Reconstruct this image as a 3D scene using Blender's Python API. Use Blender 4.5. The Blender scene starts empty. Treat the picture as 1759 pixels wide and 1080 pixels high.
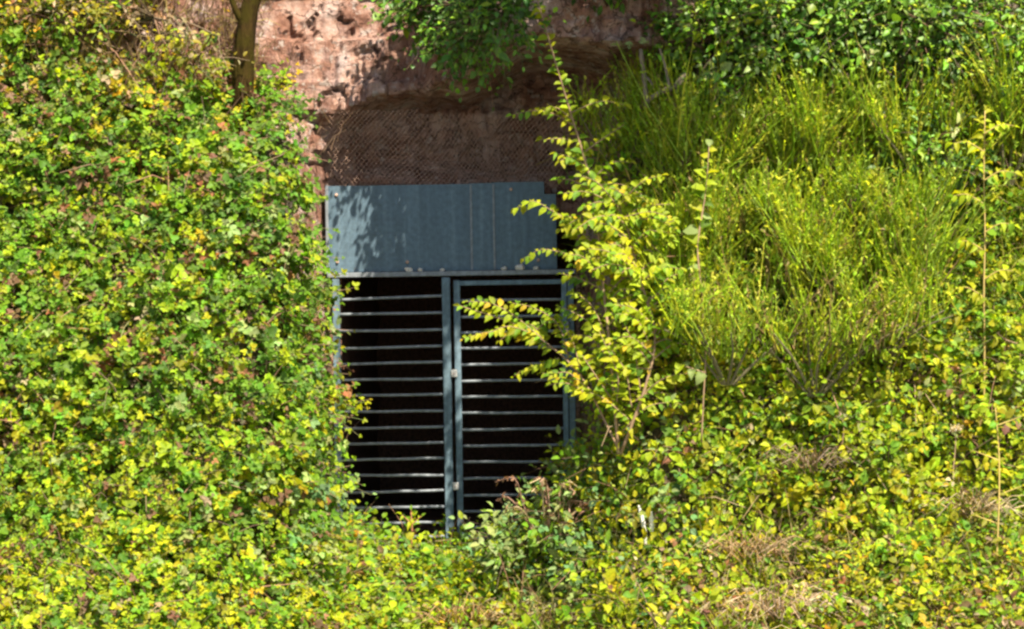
import bpy, math
import numpy as np
from mathutils import Vector

S = bpy.context.scene
COL = S.collection
RNG = np.random.default_rng(11)

# ------------------------------------------------------------------ camera, sky, sun, exposure
D = 15.0                 # metres from the camera to the plane of the gate (y = 0)
PX = 0.00444             # metres per photograph pixel in that plane
CZ = 1.754
cam_data = bpy.data.cameras.new('camera')
cam = bpy.data.objects.new('camera', cam_data)
COL.objects.link(cam)
cam.location = (0, -D, CZ)
cam.rotation_euler = (math.pi / 2, 0, 0)
cam_data.sensor_width = 36
cam_data.lens = 36 * D / (1759 * PX)
cam_data.clip_end = 900
S.camera = cam

SUN_AZ, SUN_EL = math.radians(30), math.radians(57)     # azimuth to the right of straight behind the camera
TO_SUN = Vector((math.sin(SUN_AZ) * math.cos(SUN_EL), -math.cos(SUN_AZ) * math.cos(SUN_EL), math.sin(SUN_EL)))
world = bpy.data.worlds.new('World')
S.world = world
world.use_nodes = True
nt = world.node_tree
sky = nt.nodes.new('ShaderNodeTexSky')
sky.sky_type = 'NISHITA'
sky.sun_disc = False
sky.sun_elevation = SUN_EL
sky.sun_rotation = math.pi - SUN_AZ
nt.links.new(sky.outputs[0], nt.nodes['Background'].inputs[0])
nt.nodes['Background'].inputs[1].default_value = 0.07
sun_data = bpy.data.lights.new('sun', 'SUN')
sun_data.energy = 5.0
sun_data.angle = math.radians(0.53)
sun_data.color = (1.0, 0.92, 0.77)
sun = bpy.data.objects.new('sun', sun_data)
COL.objects.link(sun)
sun.rotation_euler = TO_SUN.to_track_quat('Z', 'Y').to_euler()
S.view_settings.view_transform = 'Standard'
S.view_settings.look = 'None'
S.view_settings.gamma = 1
S.view_settings.use_curve_mapping = False
S.view_settings.exposure = 1.6
S.cycles.filter_width = 2.6
S.cycles.max_bounces = 8
S.cycles.transmission_bounces = 4
S.cycles.use_denoising = True

# ------------------------------------------------------------------ helpers
def P(px, py, y=0.0):
    """photograph pixel at depth y -> world point (used to measure places off the photograph)"""
    k = (D + y) / D
    return np.array([(px - 879.5) * PX * k, y, CZ + (540 - py) * PX * k])

def smooth(a, b, t):
    t = np.clip((t - a) / (b - a), 0, 1)
    return t * t * (3 - 2 * t)

_tab = np.random.default_rng(3).random((64, 64, 8))
def vnoise(x, z, f, k=0):
    x = np.asarray(x, float) * f + 17.3 * k; z = np.asarray(z, float) * f + 9.1 * k
    xi = np.floor(x).astype(int); zi = np.floor(z).astype(int)
    u = x - xi; v = z - zi
    u = u * u * (3 - 2 * u); v = v * v * (3 - 2 * v)
    t = _tab[:, :, k % 8]
    g = lambda i, j: t[i % 64, j % 64]
    return (g(xi, zi) * (1 - u) * (1 - v) + g(xi + 1, zi) * u * (1 - v)
            + g(xi, zi + 1) * (1 - u) * v + g(xi + 1, zi + 1) * u * v)

def fbm(x, z, f, k=0, o=3):
    s = 0; a = 1; n = 0
    for i in range(o):
        s = s + a * vnoise(x, z, f * 2 ** i, k + i); n += a; a *= 0.5
    return s / n

def norm(v):
    return v / np.maximum(np.linalg.norm(v, axis=-1, keepdims=True), 1e-9)

def obj(name, mesh, mat=None, parent=None):
    o = bpy.data.objects.new(name, mesh)
    COL.objects.link(o)
    if mat is not None and len(mesh.materials) == 0:
        mesh.materials.append(mat)
    if parent is not None:
        o.parent = parent
    return o

def tag(o, label=None, cat=None, group=None, kind=None):
    for k, v in (('label', label), ('category', cat), ('group', group), ('kind', kind)):
        if v: o[k] = v
    return o

def empty(name, loc, label, cat, group=None):
    o = bpy.data.objects.new(name, None)
    COL.objects.link(o)
    o.location = loc
    o.empty_display_size = 0.1
    return tag(o, label, cat, group)

def fast_mesh(name, V, loops, starts, totals, col=None, smooth_shade=False):
    me = bpy.data.meshes.new(name)
    V = np.asarray(V, np.float32)
    me.vertices.add(len(V)); me.vertices.foreach_set('co', V.ravel())
    me.loops.add(len(loops)); me.loops.foreach_set('vertex_index', np.asarray(loops, np.int32))
    me.polygons.add(len(starts))
    me.polygons.foreach_set('loop_start', np.asarray(starts, np.int32))
    me.polygons.foreach_set('loop_total', np.asarray(totals, np.int32))
    me.polygons.foreach_set('use_smooth', np.full(len(starts), bool(smooth_shade)))
    if col is not None:
        a = me.attributes.new('Col', 'FLOAT_COLOR', 'POINT')
        c = np.ones((len(V), 4), np.float32); c[:, :3] = col
        a.data.foreach_set('color', c.ravel())
    me.update(calc_edges=True)
    return me

class Geo:
    """collects vertices, faces and colours of one mesh"""
    def __init__(self):
        self.V = []; self.F = []; self.C = []; self.n = 0
    def add(self, V, F, c=(1, 1, 1)):
        V = np.asarray(V, float)
        self.V.append(V)
        self.F += [tuple(int(i) + self.n for i in f) for f in F]
        self.C.append(np.broadcast_to(np.asarray(c, float), (len(V), 3)))
        self.n += len(V)
        return self
    def mesh(self, name, sm=False):
        loops = [i for f in self.F for i in f]
        tot = [len(f) for f in self.F]
        st = np.concatenate([[0], np.cumsum(tot)[:-1]])
        return fast_mesh(name, np.concatenate(self.V), loops, st, tot, np.concatenate(self.C), sm)

def box_geo(x0, x1, y0, y1, z0, z1, b=0.003):
    """a box with chamfered edges along its long directions"""
    g = Geo()
    xs = (x0, x1); ys = (y0, y1); zs = (z0, z1)
    V = []; F = []
    idx = {}
    for i in (0, 1):
        for j in (0, 1):
            for k in (0, 1):
                c = np.array([xs[i], ys[j], zs[k]])
                s = np.array([1 if i == 0 else -1, 1 if j == 0 else -1, 1 if k == 0 else -1]) * b
                for a in range(3):
                    p = c + s; p[a] = c[a]
                    idx[i, j, k, a] = len(V); V.append(p)
    def quad(l): F.append(l)
    for a in range(3):
        o1, o2 = (a + 1) % 3, (a + 2) % 3
        for s in (0, 1):
            l = []
            for (p, q) in ((0, 0), (1, 0), (1, 1), (0, 1)):
                k = [0, 0, 0]; k[a] = s; k[o1] = p; k[o2] = q
                l.append(idx[k[0], k[1], k[2], a])
            quad(l if s else l[::-1])
    for a in range(3):
        o1, o2 = (a + 1) % 3, (a + 2) % 3
        for p in (0, 1):
            for q in (0, 1):
                k0 = [0, 0, 0]; k0[o1] = p; k0[o2] = q; k1 = list(k0); k1[a] = 1
                l = [idx[(*k0, o1)], idx[(*k1, o1)], idx[(*k1, o2)], idx[(*k0, o2)]]
                quad(l if (p ^ q) == 0 else l[::-1])
    for i in (0, 1):
        for j in (0, 1):
            for k in (0, 1):
                l = [idx[i, j, k, 0], idx[i, j, k, 1], idx[i, j, k, 2]]
                F.append(l if (i + j + k) % 2 else l[::-1])
    g.add(V, F)
    return g

def tube(g, pts, r0, r1=None, n=6, c=(1, 1, 1), cap=True):
    pts = np.asarray(pts, float)
    r1 = r0 if r1 is None else r1
    m = len(pts)
    T = np.gradient(pts, axis=0); T = norm(T)
    ref = np.array([0.31, 0.87, 0.38])
    A = norm(np.cross(T, ref)); B = np.cross(T, A)
    rad = np.linspace(r0, r1, m) if np.isscalar(r0) else np.asarray(r0)
    V = []
    for i in range(m):
        for k in range(n):
            a = 2 * math.pi * k / n
            V.append(pts[i] + rad[i] * (math.cos(a) * A[i] + math.sin(a) * B[i]))
    F = [(i * n + k, i * n + (k + 1) % n, (i + 1) * n + (k + 1) % n, (i + 1) * n + k) for i in range(m - 1) for k in range(n)]
    if cap:
        F.append(tuple(range(n))[::-1]); F.append(tuple((m - 1) * n + k for k in range(n)))
    g.add(V, F, c)

def curve_pts(pts, n=12):
    """smooth Catmull-Rom curve through control points"""
    p = np.asarray(pts, float)
    if len(p) == 2:
        return p[0] + (p[1] - p[0]) * np.linspace(0, 1, n)[:, None]
    q = np.vstack([2 * p[0] - p[1], p, 2 * p[-1] - p[-2]])
    out = []
    seg = len(p) - 1
    for t in np.linspace(0, seg - 1e-6, n):
        i = int(t); u = t - i
        a, b, c, d = q[i:i + 4]
        out.append(0.5 * (2 * b + (c - a) * u + (2 * a - 5 * b + 4 * c - d) * u * u + (3 * b - a - 3 * c + d) * u ** 3))
    return np.array(out)

# ------------------------------------------------------------------ materials
def mat_new(name):
    m = bpy.data.materials.new(name)
    m.use_nodes = True
    n = m.node_tree
    return m, n, n.nodes['Principled BSDF'], n.nodes['Material Output']

def node(n, t, **kw):
    x = n.nodes.new(t)
    for k, v in kw.items():
        setattr(x, k, v)
    return x

def ramp(n, stops):
    r = n.nodes.new('ShaderNodeValToRGB')
    while len(r.color_ramp.elements) > 1:
        r.color_ramp.elements.remove(r.color_ramp.elements[-1])
    for i, (p, c) in enumerate(stops):
        e = r.color_ramp.elements[0] if i == 0 else r.color_ramp.elements.new(p)
        e.position = p; e.color = (*c, 1)
    return r

def noise_tex(n, scale, detail=4, rough=0.6, stretch=None, co='Object'):
    tc = n.nodes.new('ShaderNodeTexCoord')
    t = n.nodes.new('ShaderNodeTexNoise')
    t.inputs['Scale'].default_value = scale; t.inputs['Detail'].default_value = detail
    t.inputs['Roughness'].default_value = rough
    if stretch:
        mp = n.nodes.new('ShaderNodeMapping'); mp.inputs['Scale'].default_value = stretch
        n.links.new(tc.outputs[co], mp.inputs[0]); n.links.new(mp.outputs[0], t.inputs[0])
    else:
        n.links.new(tc.outputs[co], t.inputs[0])
    return t

def mixc(n, fac, a, b, mode='MIX'):
    m = n.nodes.new('ShaderNodeMix'); m.data_type = 'RGBA'; m.blend_type = mode
    for sock, v in ((m.inputs['Factor'], fac), (m.inputs['A'], a), (m.inputs['B'], b)):
        pass
    ins = [s for s in m.inputs if s.enabled]
    for s, v in zip(ins, (fac, a, b)):
        if hasattr(v, 'is_linked'): n.links.new(v, s)
        elif isinstance(v, (int, float)): s.default_value = v
        else: s.default_value = (*v, 1)
    return [s for s in m.outputs if s.enabled][0]

def leaf_material(name, trans=0.54, rough=0.55, spec=0.22):
    m, n, b, out = mat_new(name)
    a = node(n, 'ShaderNodeAttribute', attribute_name='Col')
    t = noise_tex(n, 55, 2, 0.5)
    r = ramp(n, [(0.3, (0.72, 0.74, 0.70)), (0.7, (1.12, 1.1, 1.0))])
    n.links.new(t.outputs[0], r.inputs[0])
    c = mixc(n, 1.0, a.outputs['Color'], r.outputs[0], 'MULTIPLY')
    n.links.new(c, b.inputs['Base Color'])
    b.inputs['Roughness'].default_value = rough
    b.inputs['Specular IOR Level'].default_value = spec
    tr = n.nodes.new('ShaderNodeBsdfTranslucent')
    c2 = mixc(n, 1.0, c, (1.35, 1.3, 0.55), 'MULTIPLY')
    n.links.new(c2, tr.inputs[0])
    mx = n.nodes.new('ShaderNodeMixShader'); mx.inputs[0].default_value = trans
    n.links.new(b.outputs[0], mx.inputs[1]); n.links.new(tr.outputs[0], mx.inputs[2])
    n.links.new(mx.outputs[0], out.inputs[0])
    return m

def rock_material():
    m, n, b, out = mat_new('red_sandstone')
    t1 = noise_tex(n, 3.5, 7, 0.7)
    base = ramp(n, [(0.30, (0.22, 0.095, 0.06)), (0.45, (0.40, 0.21, 0.145)), (0.56, (0.58, 0.38, 0.30)), (0.70, (0.72, 0.58, 0.52))])
    n.links.new(t1.outputs[0], base.inputs[0])
    t2 = noise_tex(n, 2.2, 7, 0.75, (4.0, 4.0, 0.7))          # streaks that run down the face
    st = ramp(n, [(0.46, (1, 1, 1)), (0.56, (0.62, 0.58, 0.6)), (0.64, (0.24, 0.22, 0.24))])
    n.links.new(t2.outputs[0], st.inputs[0])
    c = mixc(n, 0.85, base.outputs[0], st.outputs[0], 'MULTIPLY')
    t3 = noise_tex(n, 11, 6, 0.75)
    li = ramp(n, [(0.56, (0, 0, 0)), (0.62, (1, 1, 1))])
    n.links.new(t3.outputs[0], li.inputs[0])
    c = mixc(n, li.outputs[0], c, (0.52, 0.42, 0.36))
    t5 = noise_tex(n, 16, 5, 0.7)
    dk = ramp(n, [(0.31, (1, 1, 1)), (0.39, (0, 0, 0))])
    n.links.new(t5.outputs[0], dk.inputs[0])
    c = mixc(n, dk.outputs[0], c, (0.075, 0.045, 0.04))
    wv = noise_tex(n, 5, 4, 0.6)
    tc = n.nodes.new('ShaderNodeTexCoord')
    vm = n.nodes.new('ShaderNodeVectorMath'); vm.operation = 'MULTIPLY_ADD'; vm.inputs[1].default_value = (0.35, 0.35, 0.35)
    n.links.new(wv.outputs['Color'], vm.inputs[0]); n.links.new(tc.outputs['Object'], vm.inputs[2])
    vo = n.nodes.new('ShaderNodeTexVoronoi'); vo.feature = 'DISTANCE_TO_EDGE'; vo.inputs['Scale'].default_value = 4.0
    n.links.new(vm.outputs[0], vo.inputs['Vector'])
    ck = ramp(n, [(0.0, (1, 1, 1)), (0.035, (0, 0, 0))]); n.links.new(vo.outputs['Distance'], ck.inputs[0])
    c = mixc(n, ck.outputs[0], c, (0.09, 0.05, 0.035))
    n.links.new(c, b.inputs['Base Color'])
    b.inputs['Roughness'].default_value = 0.95
    b.inputs['Specular IOR Level'].default_value = 0.15
    tb = noise_tex(n, 13, 9, 0.75)
    bp = n.nodes.new('ShaderNodeBump'); bp.inputs['Strength'].default_value = 1.0; bp.inputs['Distance'].default_value = 0.09
    n.links.new(tb.outputs[0], bp.inputs['Height']); n.links.new(bp.outputs[0], b.inputs['Normal'])
    return m

def soil_material():
    m, n, b, out = mat_new('leaf_litter_soil')
    t1 = noise_tex(n, 22, 6, 0.7)
    r = ramp(n, [(0.3, (0.035, 0.026, 0.016)), (0.55, (0.10, 0.075, 0.045)), (0.75, (0.20, 0.16, 0.09))])
    n.links.new(t1.outputs[0], r.inputs[0]); n.links.new(r.outputs[0], b.inputs['Base Color'])
    b.inputs['Roughness'].default_value = 0.95
    bp = n.nodes.new('ShaderNodeBump'); bp.inputs['Strength'].default_value = 0.8; bp.inputs['Distance'].default_value = 0.04
    n.links.new(t1.outputs[0], bp.inputs['Height']); n.links.new(bp.outputs[0], b.inputs['Normal'])
    return m

def bark_material(name, c0, c1, moss=None):
    m, n, b, out = mat_new(name)
    t = noise_tex(n, 9, 6, 0.7, (4, 4, 0.8))
    r = ramp(n, [(0.35, c0), (0.65, c1)])
    n.links.new(t.outputs[0], r.inputs[0])
    c = r.outputs[0]
    if moss:
        t2 = noise_tex(n, 7, 4, 0.6)
        mk = ramp(n, [(0.42, (0, 0, 0)), (0.58, (1, 1, 1))]); n.links.new(t2.outputs[0], mk.inputs[0])
        c = mixc(n, mk.outputs[0], c, moss)
    n.links.new(c, b.inputs['Base Color']); b.inputs['Roughness'].default_value = 0.95; b.inputs['Specular IOR Level'].default_value = 0.08
    bp = n.nodes.new('ShaderNodeBump'); bp.inputs['Strength'].default_value = 0.9; bp.inputs['Distance'].default_value = 0.03
    n.links.new(t.outputs[0], bp.inputs['Height']); n.links.new(bp.outputs[0], b.inputs['Normal'])
    return m

def steel_material(name, base, light, metal=0.15, rough=0.55):
    m, n, b, out = mat_new(name)
    t = noise_tex(n, 3.2, 6, 0.65, (6, 6, 0.25), 'Generated' if False else 'Object')
    r = ramp(n, [(0.3, tuple(x * 0.72 for x in base)), (0.55, base), (0.78, light)])
    n.links.new(t.outputs[0], r.inputs[0])
    t2 = noise_tex(n, 26, 5, 0.7)
    d = ramp(n, [(0.40, (0.75, 0.75, 0.74)), (0.6, (1.05, 1.05, 1.05))])
    n.links.new(t2.outputs[0], d.inputs[0])
    c = mixc(n, 1.0, r.outputs[0], d.outputs[0], 'MULTIPLY')
    t3 = noise_tex(n, 8, 6, 0.75, (1, 1, 0.6))
    ru = ramp(n, [(0.66, (0, 0, 0)), (0.76, (0.7, 0.7, 0.7))]); n.links.new(t3.outputs[0], ru.inputs[0])
    c = mixc(n, ru.outputs[0], c, (0.16, 0.13, 0.11))
    n.links.new(c, b.inputs['Base Color'])
    b.inputs['Metallic'].default_value = metal
    b.inputs['Roughness'].default_value = rough
    bp = n.nodes.new('ShaderNodeBump'); bp.inputs['Strength'].default_value = 0.25; bp.inputs['Distance'].default_value = 0.01
    n.links.new(t2.outputs[0], bp.inputs['Height']); n.links.new(bp.outputs[0], b.inputs['Normal'])
    return m

def plain_material(name, c, rough=0.8, var=0.25):
    m, n, b, out = mat_new(name)
    t = noise_tex(n, 30, 4, 0.6)
    r = ramp(n, [(0.3, tuple(x * (1 - var) for x in c)), (0.7, tuple(min(1, x * (1 + var)) for x in c))])
    n.links.new(t.outputs[0], r.inputs[0]); n.links.new(r.outputs[0], b.inputs['Base Color'])
    b.inputs['Roughness'].default_value = rough
    return m

def attr_material(name, rough=0.8):
    m, n, b, out = mat_new(name)
    a = node(n, 'ShaderNodeAttribute', attribute_name='Col')
    n.links.new(a.outputs['Color'], b.inputs['Base Color'])
    b.inputs['Roughness'].default_value = rough
    return m

M = dict(
    leaf=leaf_material('leaf'), blade=leaf_material('green_blade', 0.5, 0.6, 0.15), dark_leaf=leaf_material('dark_glossy_leaf', 0.3, 0.45, 0.25),
    rock=rock_material(), soil=soil_material(),
    bark=bark_material('mossy_bark', (0.016, 0.009, 0.003), (0.055, 0.032, 0.008), (0.040, 0.030, 0.004)),
    pale_bark=bark_material('pale_bark', (0.12, 0.09, 0.06), (0.33, 0.26, 0.19)),
    twig=attr_material('twig'),
    steel=steel_material('weathered_blue_grey_steel', (0.080, 0.132, 0.172), (0.125, 0.185, 0.225), 0.0, 0.65),
    frame=steel_material('painted_frame_steel', (0.115, 0.175, 0.215), (0.18, 0.25, 0.29), 0.0, 0.8),
    bar=steel_material('galvanised_bar_steel', (0.21, 0.23, 0.25), (0.32, 0.335, 0.35), 0.0, 0.8),
    wire=plain_material('rusty_wire', (0.42, 0.27, 0.20), 0.7),
    bounce_ground=plain_material('grey_bounce_ground', (0.13, 0.125, 0.11), 0.9, 0.3),  # surface of the unseen ground, invented to bounce fill light onto upright faces
    stone=plain_material('pale_stone', (0.50, 0.47, 0.42)),
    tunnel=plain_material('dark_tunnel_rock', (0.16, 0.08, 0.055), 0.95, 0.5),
    white_wood=plain_material('bleached_wood', (0.72, 0.70, 0.66), 0.8, 0.12),
    brass=plain_material('bright_lock_steel', (0.5, 0.48, 0.45), 0.4),
)

# ------------------------------------------------------------------ cliff and bank as one surface y = f(x, z)
def f_left(x, z):
    y = -0.35 - 0.46 * np.clip(3.35 - z, 0, 3.35) - 0.10 * np.clip(-1.4 - x, 0, 9) + 0.16 * np.clip(z - 3.35, 0, 9)
    return y + 1.5 * np.minimum(z, 0)
def f_right(x, z):
    y = -0.45 - 0.40 * np.clip(3.25 - z, 0, 3.25) - 0.08 * np.clip(x - 0.6, 0, 9) + 0.22 * np.clip(z - 3.25, 0, 9)
    return y + 1.5 * np.minimum(z, 0)
def f_mid(x, z):
    lip = np.interp(x, [-2.2, -1.5, -0.6, -0.4, -0.05, 0.1, 0.55, 1.2], [3.40, 3.32, 3.36, 3.42, 3.66, 3.72, 3.74, 3.70])
    lip = lip + 0.16 * (vnoise(x, 0 * z, 2.6, 2) - 0.5) + 0.07 * (vnoise(x, 0 * z, 8.0, 4) - 0.5)
    proj = np.interp(x, [-2.2, -1.4, -0.8, -0.55, -0.3, 0.0, 1.3], [0.0, 0.02, 0.0, -0.30, -0.72, -1.0, -0.98])
    under = 0.36 + 0.45 * smooth(2.78, 3.0, z) * smooth(-1.45, -1.1, x) * smooth(0.75, 0.4, x) - 0.10 * np.clip((z - 2.75) / 0.6, 0, 1)
    w = smooth(-0.07, 0.05, z - lip)
    # a second small ledge under the lip
    w2 = smooth(-0.03, 0.03, z - (lip - 0.30 + 0.06 * np.sin(4 * x)))
    y = under * (1 - w) - 0.10 * w2 * (1 - w) + (proj + 0.22 * np.clip(z - lip, 0, 1.2) * smooth(-0.3, -0.7, x)) * w + 0.10 * np.clip(z - 4.6, 0, 9)
    return np.where(z < 0, 0.12 + 3.6 * np.maximum(z, -0.38) + 1.5 * np.minimum(z + 0.38, 0), y)
def f_base(x, z):
    el = smooth(-1.36, -1.80, x)
    top = smooth(2.9, 3.5, z)
    el = np.where(top > 0, el * (1 - top) + top * smooth(-2.05, -2.7, x), el)
    er = smooth(0.52, 0.98, x)
    er = er * (1 - top) + top * smooth(1.25, 1.75, x)
    y = f_mid(x, z)
    y = y * (1 - el) + f_left(x, z) * el
    y = y * (1 - er) + f_right(x, z) * er
    return y
def f_full(x, z):
    y = f_base(x, z)
    rough = 0.10 * (fbm(x, z, 1.6, 1, 4) - 0.5) + 0.05 * (fbm(x * 1.0, z * 2.4, 3.2, 4, 3) - 0.5)
    # blocky bedding: the rock breaks in beds and joints
    bed = vnoise(x * 0.6 + 0.15 * z, np.floor(z * 4.2 + 0.8 * vnoise(x, z, 1.1, 5)), 1.0, 6)
    blk = vnoise(np.floor(x * 2.7 + 0.7 * vnoise(x, z, 1.3, 3)) * 1.7, np.floor(z * 3.1) * 1.3, 1.0, 7)
    rk = smooth(2.6, 2.9, z)
    crk = np.abs(fbm(x * 2.0, z * 0.9, 2.3, 5, 3) - 0.5)
    fine = 0.05 * (fbm(x, z, 9.0, 2, 3) - 0.5) + 0.07 * smooth(0.035, 0.0, crk)
    return y + rough + rk * (0.06 * (bed - 0.5) + 0.13 * (blk - 0.5) + fine)

def grid_surface(name, x0, x1, z0, z1, step, mat, hole=None):
    xs = np.arange(x0, x1 + 1e-6, step); zs = np.arange(z0, z1 + 1e-6, step)
    X, Z = np.meshgrid(xs, zs, indexing='ij')
    Y = f_full(X, Z)
    V = np.stack([X, Y, Z], -1).reshape(-1, 3)
    nz = len(zs)
    I, J = np.meshgrid(np.arange(len(xs) - 1), np.arange(nz - 1), indexing='ij')
    a = (I * nz + J).ravel(); F = np.stack([a, a + nz, a + nz + 1, a + 1], -1)
    if hole:
        cx = (X[:-1, :-1] + step / 2).ravel(); cz = (Z[:-1, :-1] + step / 2).ravel()
        F = F[~((cx > hole[0]) & (cx < hole[1]) & (cz > hole[2]) & (cz < hole[3]))]
    loops = F.ravel(); st = np.arange(len(F)) * 4
    me = fast_mesh(name, V, loops, st, np.full(len(F), 4), smooth_shade=False)
    me.materials.append(mat); me.materials.append(M['soil'])
    cc = V[F].mean(1); bx, bz = cc[:, 0], cc[:, 2]
    edge = 0.08 * (fbm(bx, bz, 3.0, 2) - 0.5)
    soil = (bx < -1.62 + edge - 0.75 * smooth(3.0, 3.45, bz)) | (bx > 0.85 + edge + 0.7 * smooth(2.9, 3.4, bz)) | (bz < -0.02)
    soil &= (bz < 4.3) & ~((bz > 3.5) & (bx > -3.6) & (bx < 0))
    me.polygons.foreach_set('material_index', soil.astype(np.int32))
    return me

HOLE = (-1.34, 0.50, -0.02, 2.42)
cliff = tag(obj('rock_cliff', grid_surface('rock_cliff', -7, 7, -1.9, 8.0, 0.03, M['rock'], HOLE)),
            'red sandstone cliff with an overhang above the barred cave mouth', kind='structure')

# the tunnel behind the gate
def tunnel_mesh():
    g = Geo()
    ring = []
    n = 40
    x0, x1, z0, z1 = HOLE[0] - 0.03, HOLE[1] + 0.03, -0.06, HOLE[3] + 0.04
    per = []
    for t in np.linspace(0, 1, n, endpoint=False):
        q = t * 4; k = int(q); u = q - k
        per.append([(x0 + (x1 - x0) * u, z0), (x1, z0 + (z1 - z0) * u), (x1 - (x1 - x0) * u, z1), (x0, z1 - (z1 - z0) * u)][k])
    per = np.array(per); c = per.mean(0)
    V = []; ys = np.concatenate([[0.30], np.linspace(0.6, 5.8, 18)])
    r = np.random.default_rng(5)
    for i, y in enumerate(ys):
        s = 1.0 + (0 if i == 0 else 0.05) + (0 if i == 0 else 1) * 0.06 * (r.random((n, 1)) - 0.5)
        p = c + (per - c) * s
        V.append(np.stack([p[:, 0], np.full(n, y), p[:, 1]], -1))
    V = np.concatenate(V)
    F = [(i * n + k, (i + 1) * n + k, (i + 1) * n + (k + 1) % n, i * n + (k + 1) % n) for i in range(len(ys) - 1) for k in range(n)]
    F.append(tuple((len(ys) - 1) * n + k for k in range(n)))
    g.add(V, F)
    return g.mesh('tunnel')
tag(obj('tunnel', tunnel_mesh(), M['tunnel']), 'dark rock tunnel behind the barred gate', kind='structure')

# the ground that runs from the foot of the bank to the camera and beyond
gx = np.concatenate([[-400, -120, -40], np.arange(-14, 14.1, 0.7), [40, 120, 400]])
gy = np.concatenate([[-400, -120, -40], np.arange(-22, 2.1, 0.7), [40, 400]])
GX, GY = np.meshgrid(gx, gy, indexing='ij')
GZ = -1.55 + 0.10 * (fbm(GX, GY, 0.4, 2) - 0.5)
ng = len(gy)
I, J = np.meshgrid(np.arange(len(gx) - 1), np.arange(ng - 1), indexing='ij')
a = (I * ng + J).ravel(); GF = np.stack([a, a + ng, a + ng + 1, a + 1], -1)
tag(obj('ground', fast_mesh('ground', np.stack([GX, GY, GZ], -1).reshape(-1, 3), GF.ravel(), np.arange(len(GF)) * 4, np.full(len(GF), 4)), M['bounce_ground']),
    'unseen ground at the foot of the overgrown bank, grey tone added to bounce light', kind='structure')

# ------------------------------------------------------------------ steel panel and barred gates
ROLL = math.radians(-0.9)      # the frame leans a little to the left
def gate_root(name, origin, label, cat, group=None, roll=ROLL):
    e = empty(name, origin, label, cat, group)
    e.rotation_euler = (0, roll, 0)
    return e
def part_box(name, root, x0, x1, y0, y1, z0, z1, mat, b=0.003):
    """box given in world coordinates of the un-rolled frame, stored relative to the root"""
    o = root.location
    return obj(name, box_geo(x0 - o.x, x1 - o.x, y0 - o.y, y1 - o.y, z0 - o.z, z1 - o.z, b).mesh(name), mat, root)
X = lambda px, y=0.0: P(px, 540, y)[0]
Z = lambda py, y=0.0: P(880, py, y)[2]

# panel: three upright sheets, the last with a notched top corner
YP = 0.14
pan = gate_root('steel_panel', tuple(P(565, 476, YP)), 'weathered blue grey steel panel mounted above the barred gates', 'panel')
def sheet(x0, x1, z0, z1, y, notch=None):
    o = pan.location
    prof = [(x0, z0), (x1, z0), (x1, z1), (x0, z1)]
    if notch:
        nx, nz = notch
        prof = [(x0, z0), (x1, z0), (x1, nz), (nx, nz), (nx, z1), (x0, z1)]
    n = len(prof)
    V = [(px - o.x, y - o.y, pz - o.z) for px, pz in prof] + [(px - o.x, y + 0.012 - o.y, pz - o.z) for px, pz in prof]
    F = [tuple(range(n)), tuple(range(n, 2 * n))[::-1]] + [(k, k + n, (k + 1) % n + n, (k + 1) % n) for k in range(n)]
    g = Geo(); g.add(V, F)
    return obj('sheet', g.mesh('sheet'), M['steel'], pan)
sheet(X(566, YP), X(811, YP), Z(468, YP), Z(319.5, YP), YP)
sheet(X(808, YP), X(852, YP), Z(468, YP), Z(318.5, YP), YP - 0.004)
sheet(X(848, YP), X(957, YP), Z(468, YP), Z(317.5, YP), YP, (X(937, YP), Z(339, YP)))
part_box('edge_strip', pan, X(561, YP), X(566, YP), YP - 0.02, YP + 0.05, Z(470, YP), Z(318, YP), M['bar'])
part_box('ledge', pan, X(563, YP), X(988, YP), YP - 0.055, YP + 0.05, Z(477, YP), Z(469, YP), M['bar'])
for sx in (811, 850):
    part_box('seam_strip', pan, X(sx - 1.8, YP), X(sx + 1.8, YP), YP - 0.009, YP - 0.0015, Z(467.5, YP), Z(320.5, YP), M['bar'], 0.002)
def disc(root, c, r, depth, mat, name='bolt'):
    g = Geo(); p = np.asarray(c, float) - np.array(root.location)
    tube(g, [p + (0, 0.002, 0), p - (0, depth * .6, 0)], r, r, 8); tube(g, [p - (0, depth * .6, 0), p - (0, depth, 0)], r, r * .5, 8)
    return obj(name, g.mesh(name), mat, root)
for bx, by in ((580, 450), (580, 335), (700, 452), (925, 452), (880, 330)):
    disc(pan, P(bx, by, YP), 0.013, 0.014, M['wire'])

# gates
YG = 0.10
def bars(root, x0, x1, pys, tilt):
    for i, py in enumerate(pys):
        z = Z(py, YG); o = root.location
        g = Geo()
        n = 14
        xs = np.linspace(x0, x1, n)
        bend = 0.0012 * np.sin(np.linspace(0, 3 + i, n) + i) + tilt[i] * (np.linspace(0, 1, n) - 0.5)
        pts = np.stack([xs - o.x, np.full(n, YG - o.y), np.full(n, z - o.z) + bend], -1)
        tube(g, pts, 0.0112, 0.0112, 8)
        obj('bar', g.mesh('bar', True), M['bar'], root)
lg = gate_root('barred_grille', tuple(P(700, 930, YG)), 'fixed grille of horizontal steel bars on the left, half hidden by bramble', 'grille')
bars(lg, X(588, YG), X(770, YG), [511, 538, 567, 596, 623, 651, 678, 706, 734, 761, 788, 816, 844, 871, 898, 922],
     [0.02, 0.004] + list(RNG.normal(0, 0.006, 14)))
part_box('post', lg, X(766, YG), X(780, YG), YG - 0.03, YG + 0.03, Z(935, YG), Z(477.5, YG), M['frame'])
part_box('side_post', lg, X(578, YG), X(590, YG), YG - 0.03, YG + 0.03, Z(935, YG), Z(477.5, YG), M['frame'])
rg = gate_root('barred_gate', tuple(P(880, 930, YG)), 'hinged gate leaf of horizontal steel bars behind the yellow green sapling', 'gate')
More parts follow.
